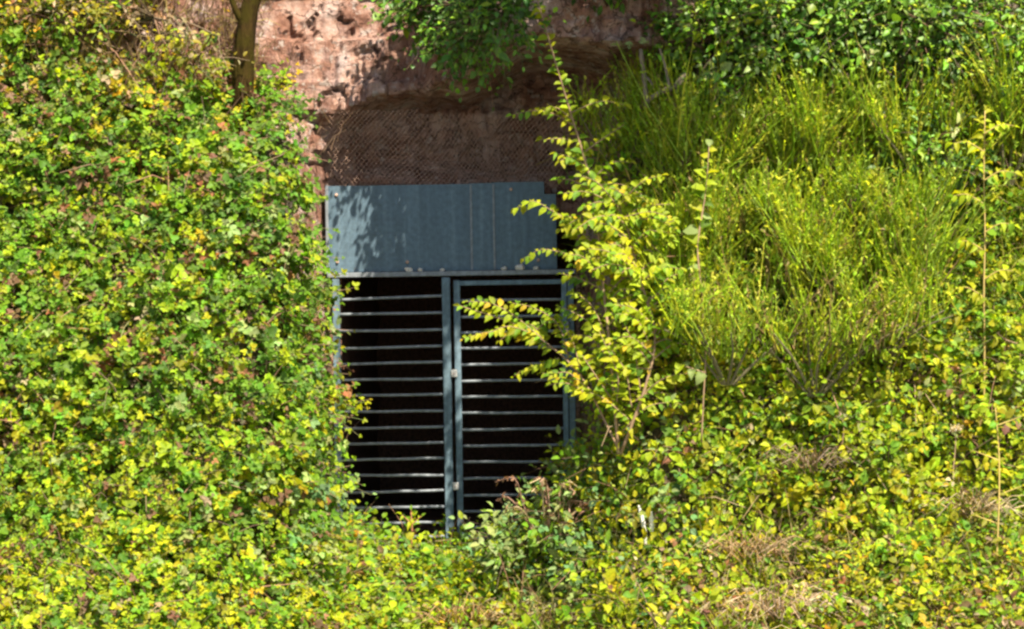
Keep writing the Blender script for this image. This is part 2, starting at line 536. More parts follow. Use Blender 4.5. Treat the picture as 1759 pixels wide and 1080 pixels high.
bars(rg, X(794, YG), X(974, YG), [515, 543, 570, 597, 625, 653, 681, 709, 737, 765, 793, 821, 850, 878, 905], list(RNG.normal(0, 0.006, 15)))
part_box('stile', rg, X(786, YG), X(797, YG), YG - 0.024, YG + 0.024, Z(925, YG), Z(480, YG), M['frame'])
part_box('stile', rg, X(971, YG), X(980, YG), YG - 0.024, YG + 0.024, Z(925, YG), Z(480, YG), M['frame'])
part_box('top_rail', rg, X(797.3, YG), X(970.7, YG), YG - 0.022, YG + 0.022, Z(489, YG), Z(481, YG), M['frame'])
part_box('bottom_rail', rg, X(797.3, YG), X(970.7, YG), YG - 0.022, YG + 0.022, Z(925, YG), Z(917, YG), M['frame'])
fp = gate_root('gate_post', tuple(P(987, 930, YG)), 'blue grey steel post on which the right gate leaf hangs', 'post')
part_box('post', fp, X(981.5, YG), X(992, YG), YG - 0.035, YG + 0.035, Z(938, YG), Z(477.5, YG), M['frame'])
for py in (560, 860):
    o = fp.location; g = Geo()
    tube(g, np.array([[X(981, YG), YG - 0.045, Z(py + 9, YG)], [X(981, YG), YG - 0.045, Z(py - 9, YG)]]) - np.array(o), 0.013, 0.013, 8)
    obj('hinge', g.mesh('hinge'), M['bar'], fp)
for py in (640, 833):
    lk = part_box('lock_plate', rg, X(779.8, YG), X(790, YG), YG - 0.045, YG - 0.0255, Z(py + 6, YG), Z(py - 7, YG), M['brass'], 0.005)
    g = Geo(); c = np.array([X(784, YG), YG - 0.045, Z(py, YG)]) - np.array(rg.location)
    tube(g, [c, c - (0, 0.012, 0)], 0.006, 0.005, 8)
    obj('bolt', g.mesh('bolt'), M['wire'], lk)

# stones and rubble that lie on the ledge over the gates
def stone_mesh(name, r, seed):
    q = np.random.default_rng(seed)
    V = []; F = []; n, m = 8, 5
    for i in range(1, m):
        for k in range(n):
            th = math.pi * i / m; a = 2 * math.pi * k / n
            V.append(np.array([math.sin(th) * math.cos(a) * 1.2, math.sin(th) * math.sin(a), math.cos(th) * 0.8]) * r * (0.8 + 0.4 * q.random()))
    V += [np.array([0, 0, 0.75 * r]), np.array([0, 0, -0.7 * r])]
    for i in range(m - 2):
        for k in range(n):
            F.append((i * n + k, (i + 1) * n + k, (i + 1) * n + (k + 1) % n, i * n + (k + 1) % n))
    t, bb = len(V) - 2, len(V) - 1
    F += [(t, k, (k + 1) % n) for k in range(n)] + [(bb, (m - 2) * n + (k + 1) % n, (m - 2) * n + k) for k in range(n)]
    g = Geo(); g.add(V, F)
    return g.mesh(name)
for i, (px, r, w) in enumerate(((702, 0.026, 'left of the middle post'), (722, 0.020, 'second from the left on the ledge'), (760, 0.017, 'just left of the gap between the gates'),
                                (866, 0.022, 'leftmost of the three on the right half'), (893, 0.034, 'largest of the row'), (921, 0.022, 'rightmost of the row'))):
    p = P(px, 468, YP - 0.028); o = pan.location
    rx = p[0] - o.x
    z = o.z + (Z(469, YP) - o.z) + rx * math.tan(-ROLL) + r * 0.6
    s = obj('stone', stone_mesh('stone', r, i), M['stone'])
    s.location = (p[0], YP - 0.03, z); s.rotation_euler = (0.2, 0.1, i * 1.3)
    tag(s, 'small pale stone on the panel ledge, ' + w, 'stone', 'pale stones on the ledge above the gates')

# wire netting that hangs over the rock of the recess
def netting():
    g = Geo()
    cell = 0.036
    x0, x1, z0, z1 = -1.42, 0.42, 2.74, 3.36
    for d in (1, -1):
        for c in np.arange(-3.5, 3.5, cell):
            t = np.arange(0, (z1 - z0) + 1e-6, 0.045)
            xs = x0 + c + d * t * 0.8 + (0.9 if d > 0 else 0.9); zs = z0 + t
            xs = xs + 0.03 * np.sin(5 * zs + 2.2 * c + 1.5 * np.sin(1.7 * c)); 
            wx = 0.10 * (fbm(xs, zs, 1.6, 2) - 0.5); wz = 0.08 * (fbm(xs, zs, 1.9, 4) - 0.5)
            xs = xs + wx; zs = zs + wz
            k = (xs > x0) & (xs < x1) & (zs < z1 - 0.10 * vnoise(xs, 0 * xs, 2.0, 3))
            xs, zs = xs[k], zs[k]
            if len(xs) < 3: continue
            ys = 0.24 - 0.22 * (zs - z0) / (z1 - z0) + 0.10 * smooth(0.0, 0.25, zs - z0) * smooth(0.62, 0.35, zs - z0) * fbm(xs, zs, 1.3, 5) - 0.05
            tube(g, np.stack([xs, ys, zs], -1), 0.0017, 0.0017, 3, cap=False)
    return g.mesh('wire_netting')
tag(obj('wire_netting', netting(), M['wire']), 'rusty wire netting stretched over the dark rock above the panel', 'netting')

# ------------------------------------------------------------------ leaves
LEAF_V = np.array([(0, 0, 0), (-.46, .30, .10), (0, .30, 0), (.46, .30, .10), (-.40, .66, .07), (0, .66, -.03), (.40, .66, .07), (0, 1.0, -.12)])
LEAF_F = [(0, 2, 1), (0, 3, 2), (1, 2, 5, 4), (2, 3, 6, 5), (4, 5, 7), (5, 6, 7)]
LEAF_L = np.array([i for f in LEAF_F for i in f]); LEAF_T = np.array([len(f) for f in LEAF_F])

LITE_V = np.array([(0, 0, 0), (-.46, .34, .11), (-.36, .72, .05), (0, 1.0, -.08), (.36, .72, .05), (.46, .34, .11)])
LITE_L = np.array([0, 3, 2, 1, 0, 5, 4, 3]); LITE_T = np.array([4, 4])

def leaves_mesh(name, pos, d, up, length, width, col, lite=False, shape=None):
    """one mesh of many small folded leaves; d is the leaf's direction, up its face normal"""
    d = norm(d); s = norm(np.cross(d, up)); u = np.cross(s, d)
    N = len(pos)
    TV, TL, TT = (LITE_V, LITE_L, LITE_T) if lite else (LEAF_V if shape is None else shape, LEAF_L, LEAF_T)
    k = len(TV)
    V = (pos[:, None, :] + s[:, None, :] * (TV[None, :, 0:1] * width[:, None, None])
         + d[:, None, :] * (TV[None, :, 1:2] * length[:, None, None])
         + u[:, None, :] * (TV[None, :, 2:3] * length[:, None, None] * 1.3)).reshape(-1, 3)
    loops = (TL[None, :] + k * np.arange(N)[:, None]).ravel()
    tot = np.tile(TT, N)
    st = np.concatenate([[0], np.cumsum(tot)[:-1]])
    return fast_mesh(name, V, loops, st, tot, np.repeat(col, k, axis=0), True)

def rods_mesh(name, A, B, Cc, r0, r1, col):
    """many thin three-sided bent rods A-B-C in one mesh"""
    N = len(A)
    pts = [A, B, Cc]; rad = [r0, (r0 + r1) / 2, r1]
    T = norm(Cc - A); s = norm(np.cross(T, np.array([0.3, 0.9, 0.2]))); u = np.cross(s, T)
    V = np.zeros((N, 9, 3))
    for i in range(3):
        for k in range(3):
            a = 2.094 * k
            V[:, i * 3 + k] = pts[i] + (math.cos(a) * s + math.sin(a) * u) * np.reshape(rad[i], (-1, 1))
    F = np.array([(i * 3 + k, i * 3 + (k + 1) % 3, i * 3 + 3 + (k + 1) % 3, i * 3 + 3 + k) for i in range(2) for k in range(3)])
    loops = (F.ravel()[None] + 9 * np.arange(N)[:, None]).ravel()
    nf = N * 6
    return fast_mesh(name, V.reshape(-1, 3), loops, np.arange(nf) * 4, np.full(nf, 4), np.repeat(col, 9, axis=0), True)

# leaf base colours
G = dict(
    fresh=(0.18, 0.32, 0.020), mid=(0.12, 0.235, 0.022), deep=(0.06, 0.13, 0.015), lime=(0.32, 0.40, 0.016),
    yellow=(0.42, 0.425, 0.014), gold=(0.54, 0.38, 0.020), pale=(0.30, 0.38, 0.13), blue=(0.16, 0.29, 0.11),
    brown=(0.24, 0.13, 0.075), tan=(0.42, 0.31, 0.19), rust=(0.36, 0.16, 0.07), straw=(0.56, 0.48, 0.27), olive=(0.27, 0.26, 0.022))
GN = list(G); GC = np.array([G[k] for k in GN])
def pick(weights, n, rng):
    w = np.array([weights.get(k, 0) for k in GN], float); w /= w.sum()
    return rng.choice(len(GN), n, p=w)

def sprigs(org, axis, outn, L, n_leaf, leaf_len, ratio, cidx, rng, tri=True, jitter=0.18, flat=0.55, alt=None):
    """leaves and stems of many sprigs at once"""
    N = len(org)
    axis = norm(axis)
    side = norm(np.cross(axis, outn + 0.01)); 
    pos = []; di = []; up = []; le = []; wi = []; co = []
    droop = np.array([0, 0, -1.0])
    sz_s = np.clip(1 + 0.28 * rng.normal(0, 1, N), 0.5, 1.7)       # leaf size and width differ from sprig to sprig
    wr = 1.0 if tri else rng.uniform(0.55, 1.2, N)
    for j in range(n_leaf):
        t = (j + 0.6) / n_leaf
        p = org + axis * (L * t)[:, None] + droop * (0.22 * L * t * t)[:, None]
        sg = 1 if j % 2 else -1
        last = j == n_leaf - 1
        d = axis * (1.0 if last else 0.45) + side * (0 if last else sg) + rng.normal(0, 0.35, (N, 3)) + droop * 0.15
        d = norm(d)
        pet = (0.25 + 0.35 * rng.random(N)) * leaf_len
        nrm = norm(outn * flat + np.array(TO_SUN) * 0.6 + np.array([0, -0.25, 0.1]) + rng.normal(0, 0.34, (N, 3)))
        base = p + d * pet[:, None]
        lsz = sz_s * leaf_len * (0.7 + 0.55 * rng.random(N)) * (0.75 if last else 1)
        c = GC[cidx] if alt is None else GC[np.where(rng.random(N) < 0.12, alt, cidx)]
        c = c * (1 + jitter * rng.normal(0, 1, (N, 1))) * (1 + 0.09 * rng.normal(0, 1, (N, 3)))
        c = np.clip(c, 0.008, 0.75)
        if tri:
            s2 = norm(np.cross(d, nrm))
            dirs = [(d, 1.0), (d * 0.25 + s2, 0.82), (d * 0.25 - s2, 0.82)]
        else:
            dirs = [(d, 1.0)]
        for dd, sc in dirs:
            pos.append(base); di.append(dd); up.append(nrm + (rng.normal(0, 0.2, (N, 3)) if tri else 0)); le.append(lsz * sc); wi.append(lsz * sc * ratio * (wr * (0.85 + 0.3 * rng.random(N)))); co.append(c)
    A = org; B = org + axis * (L * 0.5)[:, None] + droop * (0.055 * L)[:, None]; C2 = org + axis * L[:, None] + droop * (0.22 * L)[:, None]
    return [np.concatenate(q) for q in (pos, di, up, le, wi, co)], (A, B, C2)

def normal_at(x, z, e=0.12):
    dx = (f_base(x + e, z) - f_base(x - e, z)) / (2 * e); dz = (f_base(x, z + e) - f_base(x, z - e)) / (2 * e)
    return norm(np.stack([dx, -np.ones_like(dx), dz], -1))

def project(p):
    """world points -> photograph pixels, to read off which zone of the bank a plant grows in"""
    k = D / (D + p[:, 1])
    return p[:, 0] / PX * k + 879.5, 540 - (p[:, 2] - CZ) / PX * k

STEM_C = np.array([(0.16, 0.10, 0.06), (0.22, 0.15, 0.08), (0.13, 0.12, 0.04), (0.25, 0.13, 0.07), (0.10, 0.14, 0.03)])

def thicket(name, label, cat, x0, x1, z0, z1, n, mask, weights_fn, seed, leaf_len=0.05, L=(0.16, 0.36), n_leaf=5, tri=True, thick=(0.10, 0.34), ratio=0.72, mat='leaf', mound_f=1.3, gaps=0.30, kind='stuff', canes=True):
    rng = np.random.default_rng(seed)
    x = rng.uniform(x0, x1, n * 6); z = rng.uniform(z0, z1, n * 6)
    area = np.minimum(1 / np.abs(normal_at(x, z)[:, 1]), 4.0)        # steep flanks carry as many plants as flat ones
    k = np.nonzero(rng.random(n * 6) * 4.0 < area)[0][:n]
    x, z = x[k], z[k]; n = len(x)
    keep = mask(x, z, rng) & (fbm(x, z, 2.6, seed % 5, 2) + 0.25 * rng.random(n) > gaps)
    x, z = x[keep], z[keep]; m = len(x)
    nr = normal_at(x, z)
    H = thick[0] + (thick[1] - thick[0]) * (1.6 * fbm(x, z, mound_f, seed % 7, 3) - 0.25)
    dep = 1 - rng.random(m) ** 1.7 * 0.9
    org = np.stack([x, f_base(x, z), z], -1) + nr * (np.maximum(H, 0.03) * dep)[:, None]
    ax = nr * 0.55 + np.array([0, -0.1, 0.30]) + rng.normal(0, 0.55, (m, 3))
    u, v = project(org)
    cidx = weights_fn(u, v, x, z, rng)
    alt = weights_fn(u + rng.normal(0, 60, m), v, x, z, rng)
    Ls = rng.uniform(*L, m)
    lv, rods = sprigs(org, ax, nr, Ls, n_leaf, leaf_len, ratio, cidx, rng, tri, alt=alt)
    root = obj(name, leaves_mesh(name, *lv, lite=tri), M[mat])
    tag(root, label, cat, kind=kind)
    st = obj('stems', rods_mesh('stems', *rods, np.full(m, 0.0032), np.full(m, 0.0014), STEM_C[rng.integers(0, len(STEM_C), m)]), M['twig'], root)
    st['kind'] = 'stuff'
    if not canes:
        return root
    # old canes that arch through the thicket
    q = rng.choice(m, m // 16, replace=False)
    q = q[(x[q] < -1.95) | (x[q] > -1.2)]
    A = org[q] - nr[q] * 0.08
    dirn = norm(nr[q] * 0.35 + np.array([0, 0, 0.2]) + rng.normal(0, 0.7, (len(q), 3)))
    ln = rng.uniform(0.25, 0.7, len(q))[:, None]
    B = A + dirn * ln * 0.5 + nr[q] * 0.06; C2 = A + dirn * ln + np.array([0, 0, -0.12]) * ln
    cn = obj('canes', rods_mesh('canes', A, B, C2, np.full(len(q), 0.005), np.full(len(q), 0.0025), STEM_C[rng.integers(0, 4, len(q))] * 1.2), M['twig'], root)
    cn['kind'] = 'stuff'
    return root

def by_zone(zones):
    """zones: list of (function(u,v)->weight, palette). Each plant takes the palette of a zone drawn by weight."""
    def fn(u, v, x, z, rng):
        n = len(u)
        W = np.stack([np.maximum(f(u + rng.normal(0, 45, n), v + rng.normal(0, 45, n)), 0) + 1e-6 for f, _ in zones], -1)
        W = W / W.sum(1, keepdims=True)
        pickz = (rng.random((n, 1)) > np.cumsum(W, 1)).sum(1)
        nz = np.floor(6 * vnoise(x, z, 2.2, 6)).astype(int)     # plants of one patch tend to one tint
        out = np.zeros(n, int)
        for k, (_, pal) in enumerate(zones):
            s = pickz == k
            if s.any():
                out[s] = pick(pal, int(s.sum()), rng)
        return out
    return fn

g2 = lambda u, v, cu, cv, su, sv: np.exp(-((u - cu) / su) ** 2 - ((v - cv) / sv) ** 2)

# left bank
PAL_GREEN = dict(fresh=6, mid=6, lime=3.5, deep=1.5, pale=1.2, yellow=0.3, brown=1.1, rust=0.3, tan=0.3)
PAL_LIME = dict(lime=5.5, fresh=4, yellow=1.3, mid=2.5, gold=0.1, brown=0.9, rust=0.25, pale=1)
PAL_YEL = dict(yellow=4.5, lime=5, olive=1, fresh=2.5, gold=0.2, mid=1.2, brown=0.4, pale=0.7)
PAL_BLUE = dict(blue=5, pale=2.5, mid=2, fresh=2, deep=0.8)
PAL_DRY = dict(tan=2.2, olive=3, yellow=1.6, brown=1.6, lime=1.6, straw=1.0, gold=1, rust=0.5, mid=1)
PAL_DARK = dict(deep=6, mid=4, fresh=1.5)
PAL_RUSTY = dict(yellow=4, lime=4, olive=3, straw=0.9, rust=0.35, tan=0.8, gold=0.7, fresh=2, brown=0.4)

zl = by_zone([(lambda u, v: 0.4 + 0 * u + smooth(900, 250, v) * 1.5, PAL_GREEN),
              (lambda u, v: 0.35 + 0 * u, PAL_LIME),
              (lambda u, v: smooth(500, 1000, v) * (0.7 + 0.6 * smooth(400, 0, u)), PAL_YEL),
              (lambda u, v: 2.2 * g2(u, v, 610, 850, 110, 110), PAL_BLUE),
              (lambda u, v: 4.0 * g2(u, v, 250, 50, 230, 110), PAL_DRY)])

def mask_left(x, z, rng):
    u = x / PX + 879.5; v = 540 - (z - CZ) / PX
    edge = -1.63 + 0.10 * (vnoise(0 * x, z, 2.4, 1) - 0.5) - 0.50 * smooth(3.2, 3.45, z) - 0.10 * smooth(1.8, 2.15, z)
    bare = smooth(3.35, 3.6, z) * smooth(-3.6, -3.1, x)              # dry open patch round the trunk
    return (x < edge) & ~((z > 3.75) & (x > -2.6)) & (rng.random(len(x)) > 0.8 * bare)
thicket('bramble_thicket', 'bramble and ivy thicket covering the bank left of the barred grille', 'bramble', -5.2, -1.2, -1.2, 4.6, 15500, mask_left, zl, 21, leaf_len=0.045, ratio=0.80, thick=(0.08, 0.38), gaps=0.22)
# loose growth that drops over the edge beside the gate
def mask_edge(x, z, rng):
    return (x < -1.56 + 0.05 * np.sin(5 * z)) & (x > -1.8)
thicket('ivy_curtain', 'ivy hanging down the rock edge beside the left end of the bars', 'ivy', -1.85, -1.3, -0.2, 1.98, 520, mask_edge, zl, 22, leaf_len=0.06, n_leaf=5, tri=False, ratio=0.85, thick=(0.02, 0.2), gaps=0.2, canes=False)

# below the gates
zb = by_zone([(lambda u, v: 0.5 + 0 * u, PAL_LIME), (lambda u, v: 1.1 * smooth(930, 1060, v), PAL_YEL),
              (lambda u, v: 1.5 * g2(u, v, 960, 930, 130, 110), PAL_BLUE), (lambda u, v: 1.2 * g2(u, v, 980, 960, 120, 90), PAL_DARK),
              (lambda u, v: 1.6 * g2(u, v, 600, 900, 110, 70), PAL_BLUE), (lambda u, v: 1.3 * smooth(1000, 1070, v) * smooth(700, 1000, u), PAL_RUSTY)])
thicket('low_weeds', 'low yellow green weeds growing below the gate sill', 'weeds', -1.6, 1.1, -1.25, -0.08, 3400, lambda x, z, r: x > -9, zb, 23,
        leaf_len=0.062, n_leaf=6, tri=False, ratio=0.68, thick=(0.03, 0.24), gaps=0.15)

# right bank
PAL_SUNNY = dict(lime=7, yellow=4, fresh=3.5, mid=0.8, pale=0.6, gold=0.15)
zr = by_zone([(lambda u, v: 0.15 + 0.4 * smooth(500, 250, v), PAL_GREEN), (lambda u, v: 1.5 + 0 * u, PAL_SUNNY),
              (lambda u, v: 1.3 * smooth(500, 800, v), PAL_YEL), (lambda u, v: 1.3 * smooth(800, 1000, v), PAL_RUSTY),
              (lambda u, v: 1.2 * smooth(980, 1080, v), PAL_DRY), (lambda u, v: 1.6 * g2(u, v, 1040, 880, 90, 110), PAL_BLUE)])
def mask_right(x, z, rng):
    edge = 0.66 + 0.12 * (vnoise(0 * x, z, 2.0, 3) - 0.5) + 0.22 * smooth(0.5, 1.0, z) + 0.75 * smooth(2.9, 3.4, z)
    u = x / PX + 879.5; v = 540 - (z - CZ) / PX
    broom = smooth(560, 420, v) * smooth(1500, 1380, u) * smooth(120, 200, v)
    return (x > edge) & (z < 3.7) & (rng.random(len(x)) > 0.15 * broom)
thicket('mixed_scrub', 'bright yellow green scrub covering the bank right of the gate', 'scrub', 0.4, 5.0, -1.25, 3.8, 16000, mask_right, zr, 24,
        leaf_len=0.056, n_leaf=6, tri=False, ratio=0.68, thick=(0.05, 0.40), gaps=0.27)

# ------------------------------------------------------------------ crowns of shrubs and trees
def crown_plant(name, label, cat, base, trunks, blobs, n, pal, seed, leaf_len=0.055, mat='leaf', ratio=0.6, n_leaf=6, L=(0.16, 0.34), tri=False, bark='bark', group=None):
    """base point, trunks = control points and radii, blobs = ellipsoids (centre, radii, weight) that the crown fills"""
    rng = np.random.default_rng(seed)
    root = empty(name, tuple(base), label, cat, group)
    bp = np.array(base)
    g0 = None
    for k, (pts, r0, r1) in enumerate(trunks):
        g = Geo()
        tube(g, curve_pts(np.array(pts) - bp, 14), r0 * (1 + 0.12 * np.sin(np.arange(14) * 1.7)) * np.linspace(1, r1 / r0, 14), None, 9)
        obj('trunk' if k == 0 else 'limb', g.mesh('trunk', True), M[bark], root)
    W = np.array([b[2] for b in blobs], float); W /= W.sum()
    bi = rng.choice(len(blobs), n, p=W)
    c = np.array([b[0] for b in blobs])[bi]; r = np.array([b[1] for b in blobs])[bi]
    dv = norm(rng.normal(0, 1, (n, 3)))
    # clumps inside each ellipsoid, so that gaps stay open
    rad = rng.random(n) ** 0.45
    p = c + dv * r * rad[:, None]
    cl = fbm(p[:, 0] * 1.0 + p[:, 1] * 0.7, p[:, 2] + p[:, 1] * 0.4, 2.4, seed % 6, 2)
    keep = cl + 0.22 * rng.random(n) > 0.5
    p, dv, c = p[keep], dv[keep], c[keep]; m = len(p)
    ax = dv * 0.9 + np.array([0, 0, 0.2]) + rng.normal(0, 0.5, (m, 3))
    cidx = pick(pal, m, rng)
    Ls = rng.uniform(*L, m)
    lv, rods = sprigs(p - bp, ax, norm(dv + np.array([0, -0.4, 0.6])), Ls, n_leaf, leaf_len, ratio, cidx, rng, tri, alt=pick(pal, m, rng))
    cr = obj('crown', leaves_mesh('crown', *lv), M[mat], root); cr['kind'] = 'stuff'
    tw = obj('twigs', rods_mesh('twigs', *rods, np.full(m, 0.004), np.full(m, 0.0015), STEM_C[rng.integers(0, 5, m)] * 0.7), M['twig'], cr); tw['kind'] = 'stuff'
    # branches that carry the clumps
    q = rng.choice(m, min(90, m), replace=False)
    tip = p[q] - bp; cc = c[q] - bp; src = cc + (np.array(trunks[0][0][-1]) - bp - cc) * 0.5
    br = obj('branches', rods_mesh('branches', src, (src + tip) / 2 + rng.normal(0, 0.05, (len(q), 3)), tip, np.full(len(q), 0.009), np.full(len(q), 0.003), STEM_C[rng.integers(0, 4, len(q))] * 0.6), M['twig'], root)
    br['kind'] = 'stuff'
    return root

# dark shrub that hangs over the lip
b0 = P(800, -60, -0.85)
crown_plant('overhanging_shrub', 'dark green shrub hanging over the rock lip at the top', 'shrub', b0,
            [([b0, P(800, -20, -1.0), P(790, 20, -1.15)], 0.035, 0.012)],
            [(P(765, -5, -0.42), (0.36, 0.16, 0.25), 2.2), (P(865, 10, -1.1), (0.26, 0.28, 0.22), 2.4), (P(815, 60, -0.85), (0.12, 0.14, 0.20), 0.8), (P(760, 60, -0.5), (0.12, 0.12, 0.2), 0.7)],
            900, PAL_DARK, 41, mat='dark_leaf', ratio=0.7)
# leafy shrub in the upper right
b1 = P(1330, 210, -0.75)
crown_plant('broadleaf_shrub', 'dark broadleaf shrub along the top right, behind the broom', 'shrub', b1,
            [([b1, P(1340, 130, -0.8), P(1360, 20, -0.8)], 0.04, 0.015), ([b1, P(1290, 120, -0.85), P(1230, 60, -0.9)], 0.025, 0.01), ([b1, P(1430, 130, -0.85), P(1560, 50, -0.9)], 0.03, 0.01)],
            [(P(1220, 95, -0.95), (0.38, 0.3, 0.36), 2.2), (P(1330, 60, -0.9), (0.45, 0.35, 0.40), 3), (P(1480, 40, -1.0), (0.5, 0.35, 0.34), 3), (P(1600, 50, -1.05), (0.45, 0.35, 0.36), 2.4), (P(1720, 60, -1.1), (0.42, 0.35, 0.42), 2.4),
             (P(1600, 260, -1.15), (0.30, 0.25, 0.30), 1.2)],
            3000, dict(deep=4, mid=5, fresh=4, pale=1.0, lime=1.5), 42, mat='dark_leaf', ratio=0.62, leaf_len=0.062)
# tree above, of which the photograph shows the feet of the stems and the shade
b2 = P(1190, 90, -0.85)
crown_plant('hillside_tree', 'pale stemmed tree rooted above the overhang, crown out of view', 'tree', b2,
            [([b2, P(1182, 20, -0.87), P(1170, -150, -0.9), P(1150, -520, -1.2)], 0.055, 0.03), ([b2, P(1205, 20, -0.85), P(1220, -120, -0.9), P(1300, -480, -1.1)], 0.03, 0.016),
             ([b2, P(1225, 55, -0.86), P(1262, 5, -0.88), P(1420, -260, -1.0)], 0.018, 0.01)],
            [(P(890, -240, -0.65), (0.45, 0.3, 0.30), 0.7), (P(1020, -330, -1.0), (0.7, 0.5, 0.45), 3), (P(1230, -400, -1.0), (0.8, 0.55, 0.5), 3), (P(1480, -400, -1.0), (0.9, 0.6, 0.5), 2.2), (P(1150, -170, -0.95), (0.55, 0.3, 0.3), 1.2), (np.array([0.5, -2.45, 5.6]), (0.32, 0.42, 0.36), 1.0), (np.array([1.78, -2.45, 5.6]), (0.45, 0.42, 0.36), 1.5), (P(1070, -100, -1.2), (0.5, 0.25, 0.2), 0.9)],
            2800, dict(mid=5, fresh=4, deep=3), 43, leaf_len=0.085, ratio=0.65, bark='pale_bark')

b4 = P(1015, 985, -1.35)
crown_plant('grey_green_shrub', 'low grey green shrub at the foot of the right gate post', 'shrub', b4,
            [([b4, P(1012, 930, -1.35), P(1010, 870, -1.3)], 0.016, 0.006), ([b4, P(985, 940, -1.35), P(950, 900, -1.3)], 0.010, 0.005)],
            [(P(1045, 840, -1.2), (0.26, 0.25, 0.34), 2.2), (P(1000, 900, -1.3), (0.36, 0.28, 0.26), 2.4), (P(900, 940, -1.15), (0.34, 0.25, 0.18), 1.6), (P(990, 980, -1.45), (0.45, 0.25, 0.18), 1.8)],
            1000, dict(blue=4, pale=6, fresh=2.5, lime=2.5), 46, leaf_len=0.06)
# mossy trunk on the left
def snag():
    y = -0.62
    b = P(420, 190, y)
    root = empty('mossy_trunk', tuple(b), 'mossy olive brown tree trunk in front of the pale rock, upper left', 'trunk')
    g = Geo()
    pts = curve_pts([P(417, 215, y) - b, P(419, 120, y) - b, P(423, 60, y) - b, P(429, 15, y) - b, P(446, -60, y) - b, P(470, -200, y) - b], 16)
    pts = curve_pts(pts, 44)
    tube(g, pts, np.linspace(0.078, 0.054, 44), None, 22)
    v = g.V[0]; ring = np.arange(len(v)) % 22; row = np.arange(len(v)) // 22
    q = fbm(ring * 0.45, row * 0.10, 1.0, 3, 3) + 0.5 * np.abs(np.sin(ring * 1.43 + 0.5 * np.sin(row * 0.4))) - 0.75
    ctr = pts[row]; g.V[0] = ctr + (v - ctr) * (1 + 0.30 * q)[:, None]
    obj('stem', g.mesh('stem', True), M['bark'], root)
    g = Geo(); tube(g, curve_pts([P(424, 45, y) - b, P(404, 15, y - 0.03) - b, P(380, -60, y - 0.05) - b], 10), np.linspace(0.035, 0.014, 10), None, 8)
    obj('limb', g.mesh('limb', True), M['bark'], root)
snag()

# sparse olive bush beside the trunk
b3 = P(270, 160, -0.5)
crown_plant('olive_bush', 'straggly olive and tan bush left of the mossy trunk', 'bush', b3,
            [([b3, P(280, 90, -0.55), P(300, 10, -0.6)], 0.02, 0.008), ([b3, P(240, 100, -0.6), P(190, 30, -0.6)], 0.015, 0.006), ([b3, P(330, 110, -0.6), P(370, 50, -0.6)], 0.015, 0.006)],
            [(P(230, 50, -0.65), (0.5, 0.22, 0.34), 3), (P(330, 60, -0.62), (0.3, 0.2, 0.32), 2), (P(80, 20, -0.75), (0.45, 0.25, 0.2), 2)],
            1000, PAL_DRY, 44, leaf_len=0.05)

# ------------------------------------------------------------------ broom shrubs on the right bank
BROOM_C = np.array([(0.36, 0.52, 0.03), (0.46, 0.55, 0.03), (0.27, 0.42, 0.03), (0.52, 0.53, 0.07), (0.38, 0.50, 0.09)])
def broom(px, py, y, h, spread, n, label, seed, dry=0.06):
    rng = np.random.default_rng(seed)
    b = P(px, py, y)
    root = empty('broom_shrub', tuple(b), label, 'shrub', 'broom shrubs on the right bank')
    g = Geo()
    tips = []
    for k in range(7):
        a = rng.uniform(-1, 1); e = rng.uniform(-0.8, 0.3)
        t = np.array([a * spread * 0.55, e * spread * 0.4, h * rng.uniform(0.35, 0.6)])
        tips.append(t)
        tube(g, curve_pts([np.array([a * 0.04, 0, -0.08]), t * 0.5 + rng.normal(0, 0.02, 3), t], 6), 0.011, 0.005, 5, (0.13, 0.11, 0.05))
    obj('stem', g.mesh('stem'), M['twig'], root)
    tips = np.array(tips)
    src = tips[rng.integers(0, 7, n)] * rng.uniform(0.3, 1.0, (n, 1)) + rng.normal(0, 0.035, (n, 3))
    dirn = norm(np.stack([src[:, 0] * 0.45 + rng.normal(0, 0.34, n), -0.12 + rng.normal(0, 0.28, n), np.full(n, 0.9)], -1))
    ln = h * rng.uniform(0.15, 0.70, (n, 1)) * (0.65 + 0.7 * vnoise(src[:, :1] + seed, src[:, 1:2], 4.0, 1))
    B = src + dirn * ln * 0.5 + rng.normal(0, 0.018, (n, 3)); Cc = src + dirn * ln + rng.normal(0, 0.04, (n, 3))
    col = BROOM_C[rng.integers(0, 5, n)] * (1 + 0.2 * rng.normal(0, 1, (n, 1)))
    dr = rng.random(n) < dry
    col[dr] = np.array([0.30, 0.22, 0.10]) * (0.7 + 0.6 * rng.random((dr.sum(), 1)))
    col = np.clip(col, 0.01, 0.7)
    sw = obj('switches', rods_mesh('switches', src, B, Cc, np.full(n, 0.0048), np.full(n, 0.0020), col), M['blade'], root); sw['kind'] = 'stuff'
    # small leaflets along the green switches
    q = rng.integers(0, n, n * 5); t = rng.uniform(0.25, 1, (n * 5, 1))
    p = src[q] * (1 - t) ** 2 + 2 * (1 - t) * t * B[q] + t * t * Cc[q]
    d = dirn[q] * 0.9 + rng.normal(0, 0.5, (n * 5, 3))
    le = rng.uniform(0.020, 0.044, n * 5)
    lf = obj('leaflets', leaves_mesh('leaflets', p, d, rng.normal(0, 1, (n * 5, 3)) + np.array(TO_SUN), le, le * 0.42, np.clip(col[q] * (1.1 + 0.25 * rng.normal(0, 1, (n * 5, 1))), 0.01, 0.7)), M['leaf'], root)
    lf['kind'] = 'stuff'
    return root
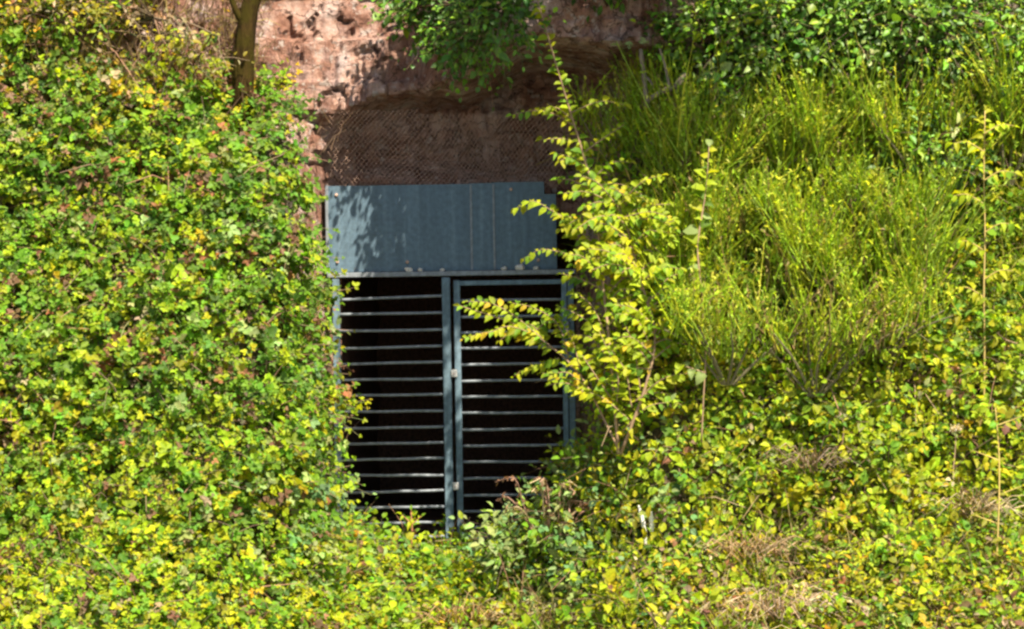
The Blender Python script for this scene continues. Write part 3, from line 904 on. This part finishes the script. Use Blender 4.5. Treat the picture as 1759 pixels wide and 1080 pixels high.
BROOMS = [
    (1075, 300, -0.62, 0.85, 0.35, 420, 'thin broom shrub against the dark overhang, nearest the gate'),
    (1180, 390, -0.95, 0.95, 0.45, 620, 'dark broom shrub below the broken branch'),
    (1300, 350, -0.95, 0.90, 0.50, 650, 'broom shrub below the gap in the dark shrub'),
    (1420, 330, -1.00, 0.85, 0.50, 620, 'upright broom shrub just left of the shaded hollow'),
    (1330, 540, -1.35, 0.85, 0.55, 560, 'broad half dry broom shrub in the middle of the right bank'),
    (1180, 560, -1.15, 0.90, 0.40, 520, 'broom shrub behind the thin climbing stem'),
    (1460, 560, -1.35, 0.90, 0.50, 620, 'yellow green broom shrub low on the right bank'),
    (1600, 330, -1.15, 0.90, 0.45, 560, 'broom shrub right of the shaded hollow'),
    (1730, 300, -1.20, 0.95, 0.40, 520, 'broom shrub at the right margin'),
    (1560, 470, -1.35, 0.60, 0.35, 300, 'small broom shrub left of the tall orange stem'),
    (1245, 455, -1.15, 0.70, 0.40, 380, 'small broom shrub between two larger ones, right of the thin climbing stem'),
    (1400, 440, -1.20, 0.65, 0.45, 380, 'yellowish broom shrub in the gap below the upright one'),
    (1530, 400, -1.25, 0.60, 0.40, 320, 'small broom shrub under the shaded hollow'),
    (1250, 640, -1.62, 0.70, 0.45, 260, 'thin broom shrub at the foot of the thin climbing stem'),
    (1400, 660, -1.68, 0.70, 0.50, 260, 'lowest broom shrub, thin and half dry among leaves'),
    (1520, 600, -1.62, 0.60, 0.45, 200, 'sparse broom shrub among leaves, left of the reddish flower head'),
]
for i, (px, py, y, h, sp, n, lab) in enumerate(BROOMS):
    broom(px, py, y - 0.1, h * 1.08, sp * 2.1, int(n * 0.85), lab, 100 + i, 0.25 if 'dry' in lab else 0.07)

# ------------------------------------------------------------------ saplings whose leaves can be told apart
def sapling_leaf_meshes(prefix, pal, n, seed, ratio=0.62):
    rng = np.random.default_rng(seed)
    out = []
    for k in range(n):
        c = np.clip(GC[pick(pal, 1, rng)] * (1 + 0.15 * rng.normal(0, 1)), 0.01, 0.8)
        sh = LEAF_V.copy(); sh[:, 2] = sh[:, 2] * rng.uniform(0.3, 2.6) - sh[:, 1] ** 2 * rng.uniform(-0.05, 0.28); sh += rng.normal(0, 0.035, sh.shape); sh[0] = 0
        out.append(leaves_mesh('leaf', np.zeros((1, 3)), np.array([[0., 1, 0]]), np.array([[0., 0, 1]]), np.ones(1), np.array([ratio * rng.uniform(0.75, 1.3)]), c, shape=sh))
        out[-1].materials.append(M['leaf'])
    return out

def sapling(name, label, cat, base, stems, twigs, pal, seed, leaf=0.055, spacing=0.035, limit=300, group=None, ratio=0.62, face=0.5, bark_c=(0.24, 0.15, 0.08)):
    """stems: [(points, r0, r1)], twigs: [points] that carry leaves in two ranks"""
    rng = np.random.default_rng(seed)
    bp = np.array(base)
    root = empty(name, tuple(bp), label, cat, group)
    for k, (pts, r0, r1) in enumerate(stems):
        g = Geo(); tube(g, curve_pts(np.array(pts) - bp, 22), r0, r1, 6, bark_c)
        obj('stem', g.mesh('stem', True), M['twig'], root)
    meshes = sapling_leaf_meshes(name, pal, 14, seed, ratio)
    L = []
    for pts in twigs:
        c = curve_pts(np.array(pts) - bp, 24)
        g = Geo(); tube(g, c, 0.0052, 0.002, 5, bark_c)
        obj('twig', g.mesh('twig', True), M['twig'], root)
        s = np.concatenate([[0], np.cumsum(np.linalg.norm(np.diff(c, axis=0), axis=1))])
        m = max(3, int(s[-1] / spacing))
        for j in range(m + 1):
            t = s[-1] * (j + 0.4 * rng.random()) / m
            t = min(t, s[-1])
            p = np.array([np.interp(t, s, c[:, q]) for q in range(3)])
            p2 = np.array([np.interp(min(t + 0.03, s[-1]), s, c[:, q]) for q in range(3)]); p1 = np.array([np.interp(max(t - 0.03, 0), s, c[:, q]) for q in range(3)])
            ax = norm(p2 - p1)
            up = norm(np.array([0, -face, 0.75]) + 0.35 * np.array(TO_SUN) + rng.normal(0, 0.28, 3))
            sd = norm(np.cross(ax, up)) * (1 if j % 2 else -1)
            d = norm(ax * (1.3 if j == m else 0.55) + sd * (0.1 if j == m else 0.9) + np.array([0, 0, -0.22]) + rng.normal(0, 0.2, 3))
            L.append((p, d, up, leaf * rng.uniform(0.5, 1.4) * (1.0 - 0.25 * (t / s[-1]) ** 3)))
    rng.shuffle(L)
    big = L[:limit]
    for p, d, up, sz in big:
        o = bpy.data.objects.new('leaf', meshes[rng.integers(0, len(meshes))])
        COL.objects.link(o); o.parent = root
        s_ = norm(np.cross(d, up)); u_ = np.cross(s_, d)
        from mathutils import Matrix
        mt = Matrix(((s_[0], d[0], u_[0]), (s_[1], d[1], u_[1]), (s_[2], d[2], u_[2])))
        o.rotation_euler = mt.to_euler(); o.location = p; o.scale = (sz, sz, sz)
    rest = L[limit:]
    if rest:
        n = len(rest)
        sz = np.array([q[3] for q in rest])
        o = obj('leaves', leaves_mesh('leaves', np.array([q[0] for q in rest]), np.array([q[1] for q in rest]), np.array([q[2] for q in rest]), sz, sz * ratio, np.clip(GC[pick(pal, n, rng)] * (1 + 0.15 * rng.normal(0, 1, (n, 1))), 0.01, 0.8)), M['leaf'], root)
        o['kind'] = 'stuff'
    return root

PAL_SAP = dict(lime=6, yellow=4.5, fresh=3, gold=0.4, mid=0.8)
def W(*pp):
    return [P(*q) for q in pp]
def WS(*pp):
    # the sapling stands in front of the bank, further out towards its foot
    return [P(u, v, y - 0.30 - 0.42 * float(smooth(250, 700, v)) * float(smooth(880, 1040, u))) for u, v, y in pp]
yb = -1.05
stemA = WS((1062, 780, yb), (1050, 620, -1.0), (1035, 480, -0.98), (1020, 330, -0.98), (985, 210, -1.0), (955, 110, -1.05), (935, 40, -1.1), (915, -30, -1.15))
stemB = WS((1066, 780, yb), (1110, 660, -1.1), (1125, 570, -1.1), (1100, 480, -1.12), (1080, 400, -1.12), (1060, 350, -1.1))
stemC = WS((1062, 770, yb), (1000, 650, -0.95), (940, 590, -0.85), (880, 555, -0.78), (790, 525, -0.75))
tw = [stemA[3:], WS((1030, 430, -0.98), (985, 385, -0.95), (945, 360, -0.9), (915, 345, -0.88), (886, 358, -0.85)),
      WS((1040, 470, -0.98), (1000, 445, -0.95), (950, 430, -0.9), (925, 430, -0.88), (900, 444, -0.87)),
      WS((985, 215, -1.0), (950, 195, -0.98), (915, 190, -0.96), (880, 197, -0.95)),
      WS((998, 245, -1.0), (965, 238, -0.98), (928, 240, -0.96)), WS((1005, 260, -1.0), (1040, 235, -1.02), (1072, 214, -1.05)),
      WS((1012, 290, -1.0), (980, 270, -0.98), (955, 264, -0.95)), WS((1015, 310, -1.0), (1050, 280, -1.0), (1080, 278, -1.02)), WS((1020, 330, -0.98), (985, 310, -0.96), (960, 308, -0.94)),
      WS((1020, 340, -0.98), (1055, 330, -1.0), (1080, 325, -1.0)), WS((1030, 400, -0.98), (990, 375, -0.96), (960, 372, -0.93)),
      WS((1035, 450, -0.98), (1070, 410, -1.02), (1110, 395, -1.05)), WS((1040, 500, -0.99), (1000, 480, -0.95), (965, 470, -0.93)), WS((1040, 480, -0.99), (1010, 420, -0.95), (975, 400, -0.93)),
      stemC[2:], WS((950, 600, -0.86), (890, 575, -0.8), (840, 570, -0.76), (795, 582, -0.74)), WS((930, 580, -0.84), (880, 540, -0.78), (840, 520, -0.76), (800, 518, -0.74)),
      WS((960, 615, -0.88), (930, 625, -0.85), (905, 632, -0.83), (882, 646, -0.82)), WS((980, 630, -0.9), (960, 560, -0.86), (920, 530, -0.82), (880, 520, -0.8)),
      WS((1000, 650, -0.95), (985, 590, -0.9), (960, 545, -0.87)), WS((1010, 660, -0.96), (970, 650, -0.92), (930, 640, -0.9)),
      WS((1045, 580, -1.0), (1000, 545, -0.96), (960, 525, -0.93)), WS((1045, 560, -1.0), (1080, 520, -1.05), (1120, 500, -1.08)), WS((1048, 620, -1.0), (1015, 580, -0.96), (975, 575, -0.93)),
      WS((1048, 600, -1.0), (1020, 530, -0.98), (985, 500, -0.95)), stemB[2:], WS((1125, 570, -1.1), (1160, 540, -1.12), (1190, 545, -1.12)), WS((1118, 620, -1.1), (1160, 590, -1.13), (1200, 600, -1.13)),
      WS((1105, 500, -1.12), (1075, 470, -1.12), (1045, 455, -1.1)), WS((1110, 520, -1.12), (1145, 480, -1.14), (1165, 470, -1.14)), WS((1090, 690, -1.08), (1140, 650, -1.12), (1190, 640, -1.13)),
      WS((1080, 720, -1.07), (1030, 680, -1.05), (985, 672, -1.02)), WS((1085, 700, -1.08), (1075, 640, -1.1), (1050, 600, -1.1)), WS((1100, 670, -1.09), (1090, 600, -1.12), (1075, 560, -1.13)),
      WS((1070, 740, -1.05), (1110, 700, -1.1), (1150, 690, -1.12)), WS((1120, 600, -1.1), (1095, 550, -1.14), (1060, 520, -1.15)), WS((1060, 700, -1.04), (1020, 640, -1.05), (1000, 610, -1.05)),
      WS((1085, 430, -1.12), (1060, 400, -1.1), (1030, 385, -1.1)), WS((1090, 440, -1.12), (1120, 415, -1.14), (1130, 425, -1.14)), WS((1060, 690, -1.05), (1060, 640, -1.1), (1030, 570, -1.1))]
rs = np.random.default_rng(99)
for st, lo, hi, cnt in ((stemA, 0.12, 0.60, 14), (stemB, 0.10, 1.0, 58), (stemC, 0.1, 0.75, 8)):
    cv = curve_pts(st, 60)
    for k in range(cnt):
        p = cv[int(59 * rs.uniform(lo, hi))]
        sgn = rs.choice([-1, 1, 1]); ln = rs.uniform(0.14, 0.44)
        d = np.array([sgn * rs.uniform(0.5, 1.0), rs.uniform(-0.7, 0.2), rs.uniform(-0.1, 0.7)]); d /= np.linalg.norm(d)
        tw.append([p, p + d * ln * 0.55 + (0, 0, 0.02), p + d * ln + (0, 0, -0.05)])
sapling('elm_sapling', 'yellow green sapling whose branches reach across the barred gate and panel', 'sapling', P(1062, 790, yb - 0.72),
        [(stemA, 0.012, 0.004), (stemB, 0.012, 0.004), (stemC, 0.009, 0.004)], tw, PAL_SAP, 61, leaf=0.070, spacing=0.023, face=0.9)

stemD = W((1205, 760, -1.82), (1208, 690, -1.82), (1212, 600, -1.80), (1205, 500, -1.77), (1198, 420, -1.72), (1212, 330, -1.67), (1218, 252, -1.64))
sapling('climbing_sapling', 'tall thin sapling with pale round leaves, just right of the yellow sapling', 'sapling', P(1205, 770, -1.82), [(stemD, 0.006, 0.003)],
        [stemD[2:5], stemD[4:], W((1208, 560, -1.80), (1180, 550, -1.82), (1160, 558, -1.82)), W((1210, 640, -1.82), (1180, 630, -1.84), (1165, 625, -1.84)), W((1210, 600, -1.80), (1240, 590, -1.82))],
        dict(fresh=3, lime=4, pale=2, yellow=1.5), 62, leaf=0.085, spacing=0.036, ratio=0.8, face=0.9)
stemE = W((1690, 720, -1.80), (1691, 600, -1.78), (1690, 500, -1.75), (1692, 400, -1.70), (1690, 300, -1.65), (1692, 190, -1.62))
sapling('slender_sapling', 'slender sapling with an upright orange brown stem near the right margin', 'sapling', P(1690, 760, -1.82), [(stemE, 0.007, 0.004)],
        [stemE[4:]] + [W((1690, v, -1.70), (1690 + s * 28, v - 16, -1.72), (1690 + s * 52, v - 14, -1.73)) for v, s in ((230, 1), (260, -1), (310, 1), (350, -1), (400, 1), (430, -1), (480, 1), (510, -1), (560, 1), (600, -1), (650, 1), (690, -1))],
        dict(lime=4, yellow=4, fresh=2), 63, leaf=0.075, spacing=0.024, bark_c=(0.34, 0.24, 0.07))
stemF = W((1712, 960, -2.40), (1716, 860, -2.40), (1716, 780, -2.35), (1710, 700, -2.30))
sapling('slender_sapling', 'short upright yellow stemmed sapling low at the right margin', 'sapling', P(1712, 970, -2.40), [(stemF, 0.006, 0.003)], [stemF[1:]] + [W((1715, v, -2.37), (1715 + s * 40, v - 15, -2.40)) for v, s in ((730, 1), (790, -1), (850, 1), (900, -1))],
        dict(lime=4, yellow=4, olive=2), 64, leaf=0.05, spacing=0.035, bark_c=(0.42, 0.30, 0.08))
stemG = W((705, 945, -0.45), (708, 915, -0.45), (706, 880, -0.45))
sapling('red_stemmed_weed', 'small red stemmed weed in front of the lowest bars', 'weed', P(705, 950, -0.45), [(stemG, 0.008, 0.004)], [W((708, 905, -0.45), (706, 876, -0.45)), W((708, 900, -0.45), (690, 884, -0.46)), W((708, 900, -0.45), (724, 886, -0.46))],
        dict(lime=3, yellow=2, fresh=1), 65, leaf=0.05, spacing=0.03, bark_c=(0.35, 0.13, 0.07))

# ------------------------------------------------------------------ smaller things
def dead_fern():
    rng = np.random.default_rng(71)
    b = P(945, 930, -1.35)
    root = empty('dead_fern', tuple(b), 'clump of curled pinkish brown dead stems in front of the right gate leaf', 'dead fern')
    for k in range(18):
        a = rng.uniform(-1, 1); h = rng.uniform(0.22, 0.46)
        pts = [np.array([a * 0.10, rng.uniform(-.05, .05), 0]), np.array([a * 0.2, rng.uniform(-.12, .02), h * 0.6]), np.array([a * 0.28 + rng.normal(0, .04), rng.uniform(-.2, 0), h]), np.array([a * 0.34 + 0.06 * np.sign(a), rng.uniform(-.24, 0), h * rng.uniform(0.75, 1.05)])]
        if k == 0: pts = [np.array([0.06, 0, 0.1]), P(985, 840, -1.37) - b, P(1000, 812, -1.38) - b, P(1010, 788, -1.38) - b]
        g = Geo(); c = np.array([(0.34, 0.20, 0.13), (0.28, 0.15, 0.10), (0.45, 0.34, 0.18)][k % 3])
        cv = curve_pts(pts, 10); tube(g, cv, 0.006, 0.003, 5, c)
        fr = obj('stem', g.mesh('stem'), M['twig'], root)
        n = 26 if k else 4
        t = rng.random(n); p = np.array([[np.interp(x_, np.linspace(0.35, 1, 10), cv[:, q]) for q in range(3)] for x_ in 0.35 + 0.65 * t])
        le = rng.uniform(0.02, 0.05, n)
        lf = obj('frond', leaves_mesh('frond', p, rng.normal(0, 1, (n, 3)) + np.array([0, 0, -0.5]), rng.normal(0, 1, (n, 3)), le, le * 0.4, np.clip(c * (1 + 0.25 * rng.normal(0, 1, (n, 1))), .02, .7)), M['leaf'], fr)
        lf['kind'] = 'stuff'
dead_fern()

def surf(px, py, off=0.0):
    """point on the planted bank seen at a photograph pixel, lifted off it towards the open side"""
    y = -1.0
    for _ in range(40):
        p = P(px, py, y); y = 0.5 * y + 0.5 * (float(f_base(np.array([p[0]]), np.array([p[2]]))[0]) - off)
    return y

def splinter(px0, py0, px1, py1, y, r, label):
    a_ = P(px0, py0, y); b_ = P(px1, py1, y - 0.03)
    g = Geo()
    pts = curve_pts([a_ - a_, (b_ - a_) * 0.5 + np.array([0.008, 0, 0]), b_ - a_], 6)
    tube(g, pts, np.array([0.9, 1, 0.95, 1.05, 0.9, 0.35]) * r, None, 5)
    o = obj('bleached_stick', g.mesh('bleached_stick'), M['white_wood']); o.location = a_
    tag(o, label, 'stick', 'bleached sticks beside the sapling foot')
splinter(1110, 935, 1097, 868, surf(1105, 905, 0.42), 0.015, 'tall bleached white stick standing below the sapling, middle of three')
splinter(1119, 912, 1116, 876, surf(1105, 905, 0.40), 0.018, 'short stout white stick, right one of three')
splinter(1076, 905, 1078, 880, surf(1090, 905, 0.42), 0.014, 'shortest white stick, left one of three')
splinter(1074, 985, 1052, 945, surf(1065, 965, 0.42), 0.015, 'leaning pale stick below the three white ones')

def broken_branch():
    y = -1.12
    b = P(1120, 172, y)
    root = empty('broken_branch', tuple(b), 'broken reddish branch lying among the leaves right of the overhang', 'branch')
    g = Geo(); tube(g, curve_pts([P(1112, 172, y) - b, P(1140, 155, y) - b, P(1158, 150, y) - b, P(1180, 126, y) - b], 10), np.linspace(0.016, 0.022, 10) * (1 + 0.1 * np.sin(np.arange(10) * 2)), None, 8)
    obj('limb', g.mesh('limb'), M['pale_bark'], root)
    g = Geo(); tube(g, curve_pts([P(1150, 152, y) - b, P(1143, 115, y) - b, P(1132, 80, y) - b], 8), np.linspace(0.011, 0.006, 8), None, 7)
    obj('side_branch', g.mesh('side_branch'), M['pale_bark'], root)
broken_branch()
def stump():
    y = -1.0
    b = P(1102, 170, y)
    root = empty('snapped_sapling', tuple(b), 'snapped sapling with peeling bark left of the broken branch', 'sapling')
    g = Geo(); tube(g, curve_pts([P(1112, 185, y) - b, P(1106, 130, y) - b, P(1100, 84, y) - b], 10), np.linspace(0.022, 0.014, 10) * (1 + 0.12 * np.sin(np.arange(10) * 1.9)), None, 8)
    obj('stem', g.mesh('stem', True), M['pale_bark'], root)
    g = Geo(); tube(g, curve_pts([P(1106, 130, y) - b, P(1118, 140, y - .03) - b, P(1122, 152, y - .03) - b], 6), 0.012, 0.006, None or 6)
    obj('bark_strip', g.mesh('bark_strip'), M['pale_bark'], root)
stump()

def umbel(px, py, y, r, h, c, label, seed):
    rng = np.random.default_rng(seed)
    top = P(px, py, y); b = top - np.array([0.02, 0, h])
    root = empty('dead_flower_head', tuple(b), label, 'flower head', 'dried flower heads on the right bank')
    g = Geo(); tube(g, curve_pts([np.zeros(3), np.array([0.015, 0, h * .5]), top - b - np.array([0, 0, 0.035])], 8), 0.005, 0.0035, 5, (0.3, 0.2, 0.11)); obj('stem', g.mesh('stem'), M['twig'], root)
    for k in range(14):
        a = 2.4 * k; q = r * math.sqrt(k / 14)
        e = top - b + np.array([q * math.cos(a), q * math.sin(a), 0.006 * rng.normal()])
        g = Geo(); tube(g, [top - b - np.array([0, 0, 0.035]), e], 0.0025, 0.002, 4, (0.3, 0.2, 0.11)); ry = obj('ray', g.mesh('ray'), M['twig'], root)
        n = 9
        le = rng.uniform(0.012, 0.02, n)
        f = obj('floret', leaves_mesh('floret', e + rng.normal(0, 0.008, (n, 3)), rng.normal(0, 1, (n, 3)), rng.normal(0, 1, (n, 3)) + (0, 0, 1), le, le * 0.8, np.clip(np.array(c) * (1 + 0.2 * rng.normal(0, 1, (n, 1))), .02, .8)), M['leaf'], ry)
        f['kind'] = 'stuff'
umbel(1641, 632, surf(1641, 632, 0.40), 0.085, 0.40, (0.40, 0.20, 0.15), 'flat reddish dried flower head low on the right bank, largest', 1)
umbel(1642, 735, surf(1642, 735, 0.40), 0.035, 0.30, (0.62, 0.52, 0.44), 'small pinkish white flower head below the reddish one', 2)
umbel(1283, 262, surf(1283, 262, 0.45), 0.03, 0.30, (0.7, 0.62, 0.5), 'small pale flower head among the broom', 3)
umbel(1450, 715, surf(1450, 715, 0.40), 0.03, 0.25, (0.62, 0.62, 0.5), 'small whitish flower head low on the bank below the broom', 4)

# dry grass along the foot of the picture
def grass(name, label, x0, x1, z0, z1, n, seed, cols, h=(0.12, 0.34), thr=0.5):
    rng = np.random.default_rng(seed)
    x = rng.uniform(x0, x1, n); z = rng.uniform(z0, z1, n)
    k = fbm(x, z, 1.9, seed % 5, 2) > thr
    x, z = x[k], z[k]; n = len(x)
    nr = normal_at(x, z)
    A = np.stack([x, f_base(x, z), z], -1) + nr * rng.uniform(0.10, 0.36, (n, 1))
    dirn = norm(nr * 0.3 + np.array([0, 0, 0.8]) + rng.normal(0, 0.45, (n, 3)))
    ln = rng.uniform(*h, (n, 1))
    B = A + dirn * ln * 0.55; Cc = A + dirn * ln + np.array([0, 0, -0.25]) * ln + rng.normal(0, 0.03, (n, 3))
    cols = np.array(cols)
    c = np.clip(cols[rng.integers(0, len(cols), n)] * (1 + 0.2 * rng.normal(0, 1, (n, 1))), .02, .8)
    return tag(obj(name, rods_mesh(name, A, B, Cc, np.full(n, 0.0042), np.full(n, 0.0014), c), M['blade']), label, 'grass', kind='stuff')
grass('dry_grass', 'pale straw grass and dead stalks along the foot of the right bank', 0.0, 4.6, -1.2, 0.3, 3600, 81, [(0.50, 0.42, 0.24), (0.42, 0.32, 0.17), (0.36, 0.24, 0.15), (0.30, 0.30, 0.07), (0.55, 0.50, 0.33)])
grass('green_grass', 'green grass blades showing between the broom shrubs', 0.75, 4.6, 1.3, 3.2, 4000, 82, [(0.19, 0.33, 0.012), (0.28, 0.38, 0.012), (0.24, 0.30, 0.02), (0.46, 0.42, 0.12)], (0.2, 0.5), 0.36)
grass('dead_bramble_stalks', 'thin brown dead stalks among the brambles of the left bank', -4.8, -1.5, -1.1, 3.9, 2600, 83, [(0.26, 0.16, 0.11), (0.34, 0.23, 0.16), (0.20, 0.13, 0.09)], (0.1, 0.3))
grass('dead_twigs', 'dry brown twigs and stalks on the open earth round the mossy trunk', -3.7, -1.9, 3.3, 4.4, 1500, 84, [(0.30, 0.20, 0.13), (0.42, 0.32, 0.20), (0.24, 0.15, 0.10), (0.36, 0.30, 0.10)], (0.15, 0.4), 0.3)

# small white flowers low on the left bank
def white_flower(px, py, seed):
    rng = np.random.default_rng(seed)
    top = P(px, py, surf(px, py, 0.52)); b = top - np.array([0.01, -0.05, 0.16])
    root = empty('white_flower', tuple(b), 'small white flower low on the left bank near the gate foot', 'flower', 'white flowers on the left bank')
    g = Geo(); tube(g, curve_pts([np.zeros(3), np.array([0.012, -0.02, 0.09]), top - b], 6), 0.003, 0.002, 4, (0.14, 0.22, 0.05)); obj('stem', g.mesh('stem'), M['twig'], root)
    for k in range(5):
        a = 1.257 * k + rng.random()
        d = np.array([math.cos(a), -0.35, math.sin(a)])
        obj('petal', leaves_mesh('petal', (top - b)[None], d[None], np.array([[0.1, -1, 0.4]]), np.array([0.024]), np.array([0.018]), np.array([[0.78, 0.78, 0.72]])), M['leaf'], root)
for i, (px, py) in enumerate(((516, 930), (530, 925), (548, 938), (572, 926), (560, 955), (584, 944), (498, 918), (555, 972))):
    white_flower(px, py, 300 + i)

# tufts of dry grass along the foot of the bank
def grass_tuft(px, py, r, h, n, c, label, seed):
    rng = np.random.default_rng(seed)
    b = P(px, py, surf(px, py, 0.34))
    root = empty('dry_grass_tuft', tuple(b), label, 'grass tuft', 'dry grass tufts at the foot of the bank')
    A = np.stack([rng.normal(0, r * 0.5, n), rng.normal(0, 0.06, n), rng.normal(0, 0.03, n)], -1)
    dirn = norm(np.stack([A[:, 0] / r * 0.9 + rng.normal(0, 0.5, n), -0.55 + rng.normal(0, 0.35, n), np.full(n, 0.7)], -1))
    ln = rng.uniform(0.5, 1.1, (n, 1)) * h
    B = A + dirn * ln * 0.6; C2 = A + dirn * ln + np.array([0, -0.1, -0.35]) * ln + rng.normal(0, 0.02, (n, 3))
    col = np.clip(np.array(c) * (1 + 0.22 * rng.normal(0, 1, (n, 1))), 0.03, 0.8)
    o = obj('blades', rods_mesh('blades', A, B, C2, np.full(n, 0.0055), np.full(n, 0.0018), col), M['blade'], root); o['kind'] = 'stuff'
for i, (px, py, r, h, n, c, lab) in enumerate((
        (1340, 1055, 0.28, 0.34, 230, (0.58, 0.46, 0.38), 'pinkish straw grass tuft at the bottom edge, right of centre'),
        (975, 1060, 0.30, 0.30, 220, (0.60, 0.54, 0.36), 'cream coloured grass tuft at the bottom edge below the gate'),
        (800, 1065, 0.28, 0.26, 160, (0.48, 0.34, 0.20), 'tan grass tuft at the bottom edge, leftmost of the tufts'),
        (1290, 950, 0.24, 0.28, 150, (0.44, 0.33, 0.22), 'brown grass tuft halfway up the lower right bank'),
        (1680, 880, 0.20, 0.30, 130, (0.52, 0.43, 0.32), 'pale grass tuft left of the short yellow stem'),
        (1740, 1020, 0.25, 0.30, 160, (0.55, 0.40, 0.32), 'pinkish grass tuft in the lower right corner'),
        (1395, 800, 0.18, 0.30, 110, (0.36, 0.28, 0.22), 'greyish brown grass tuft amid the leafy scrub'))):
    grass_tuft(px, py, r * 0.9, h, int(n * 0.6), np.array(c) * 1.12, lab, 400 + i)
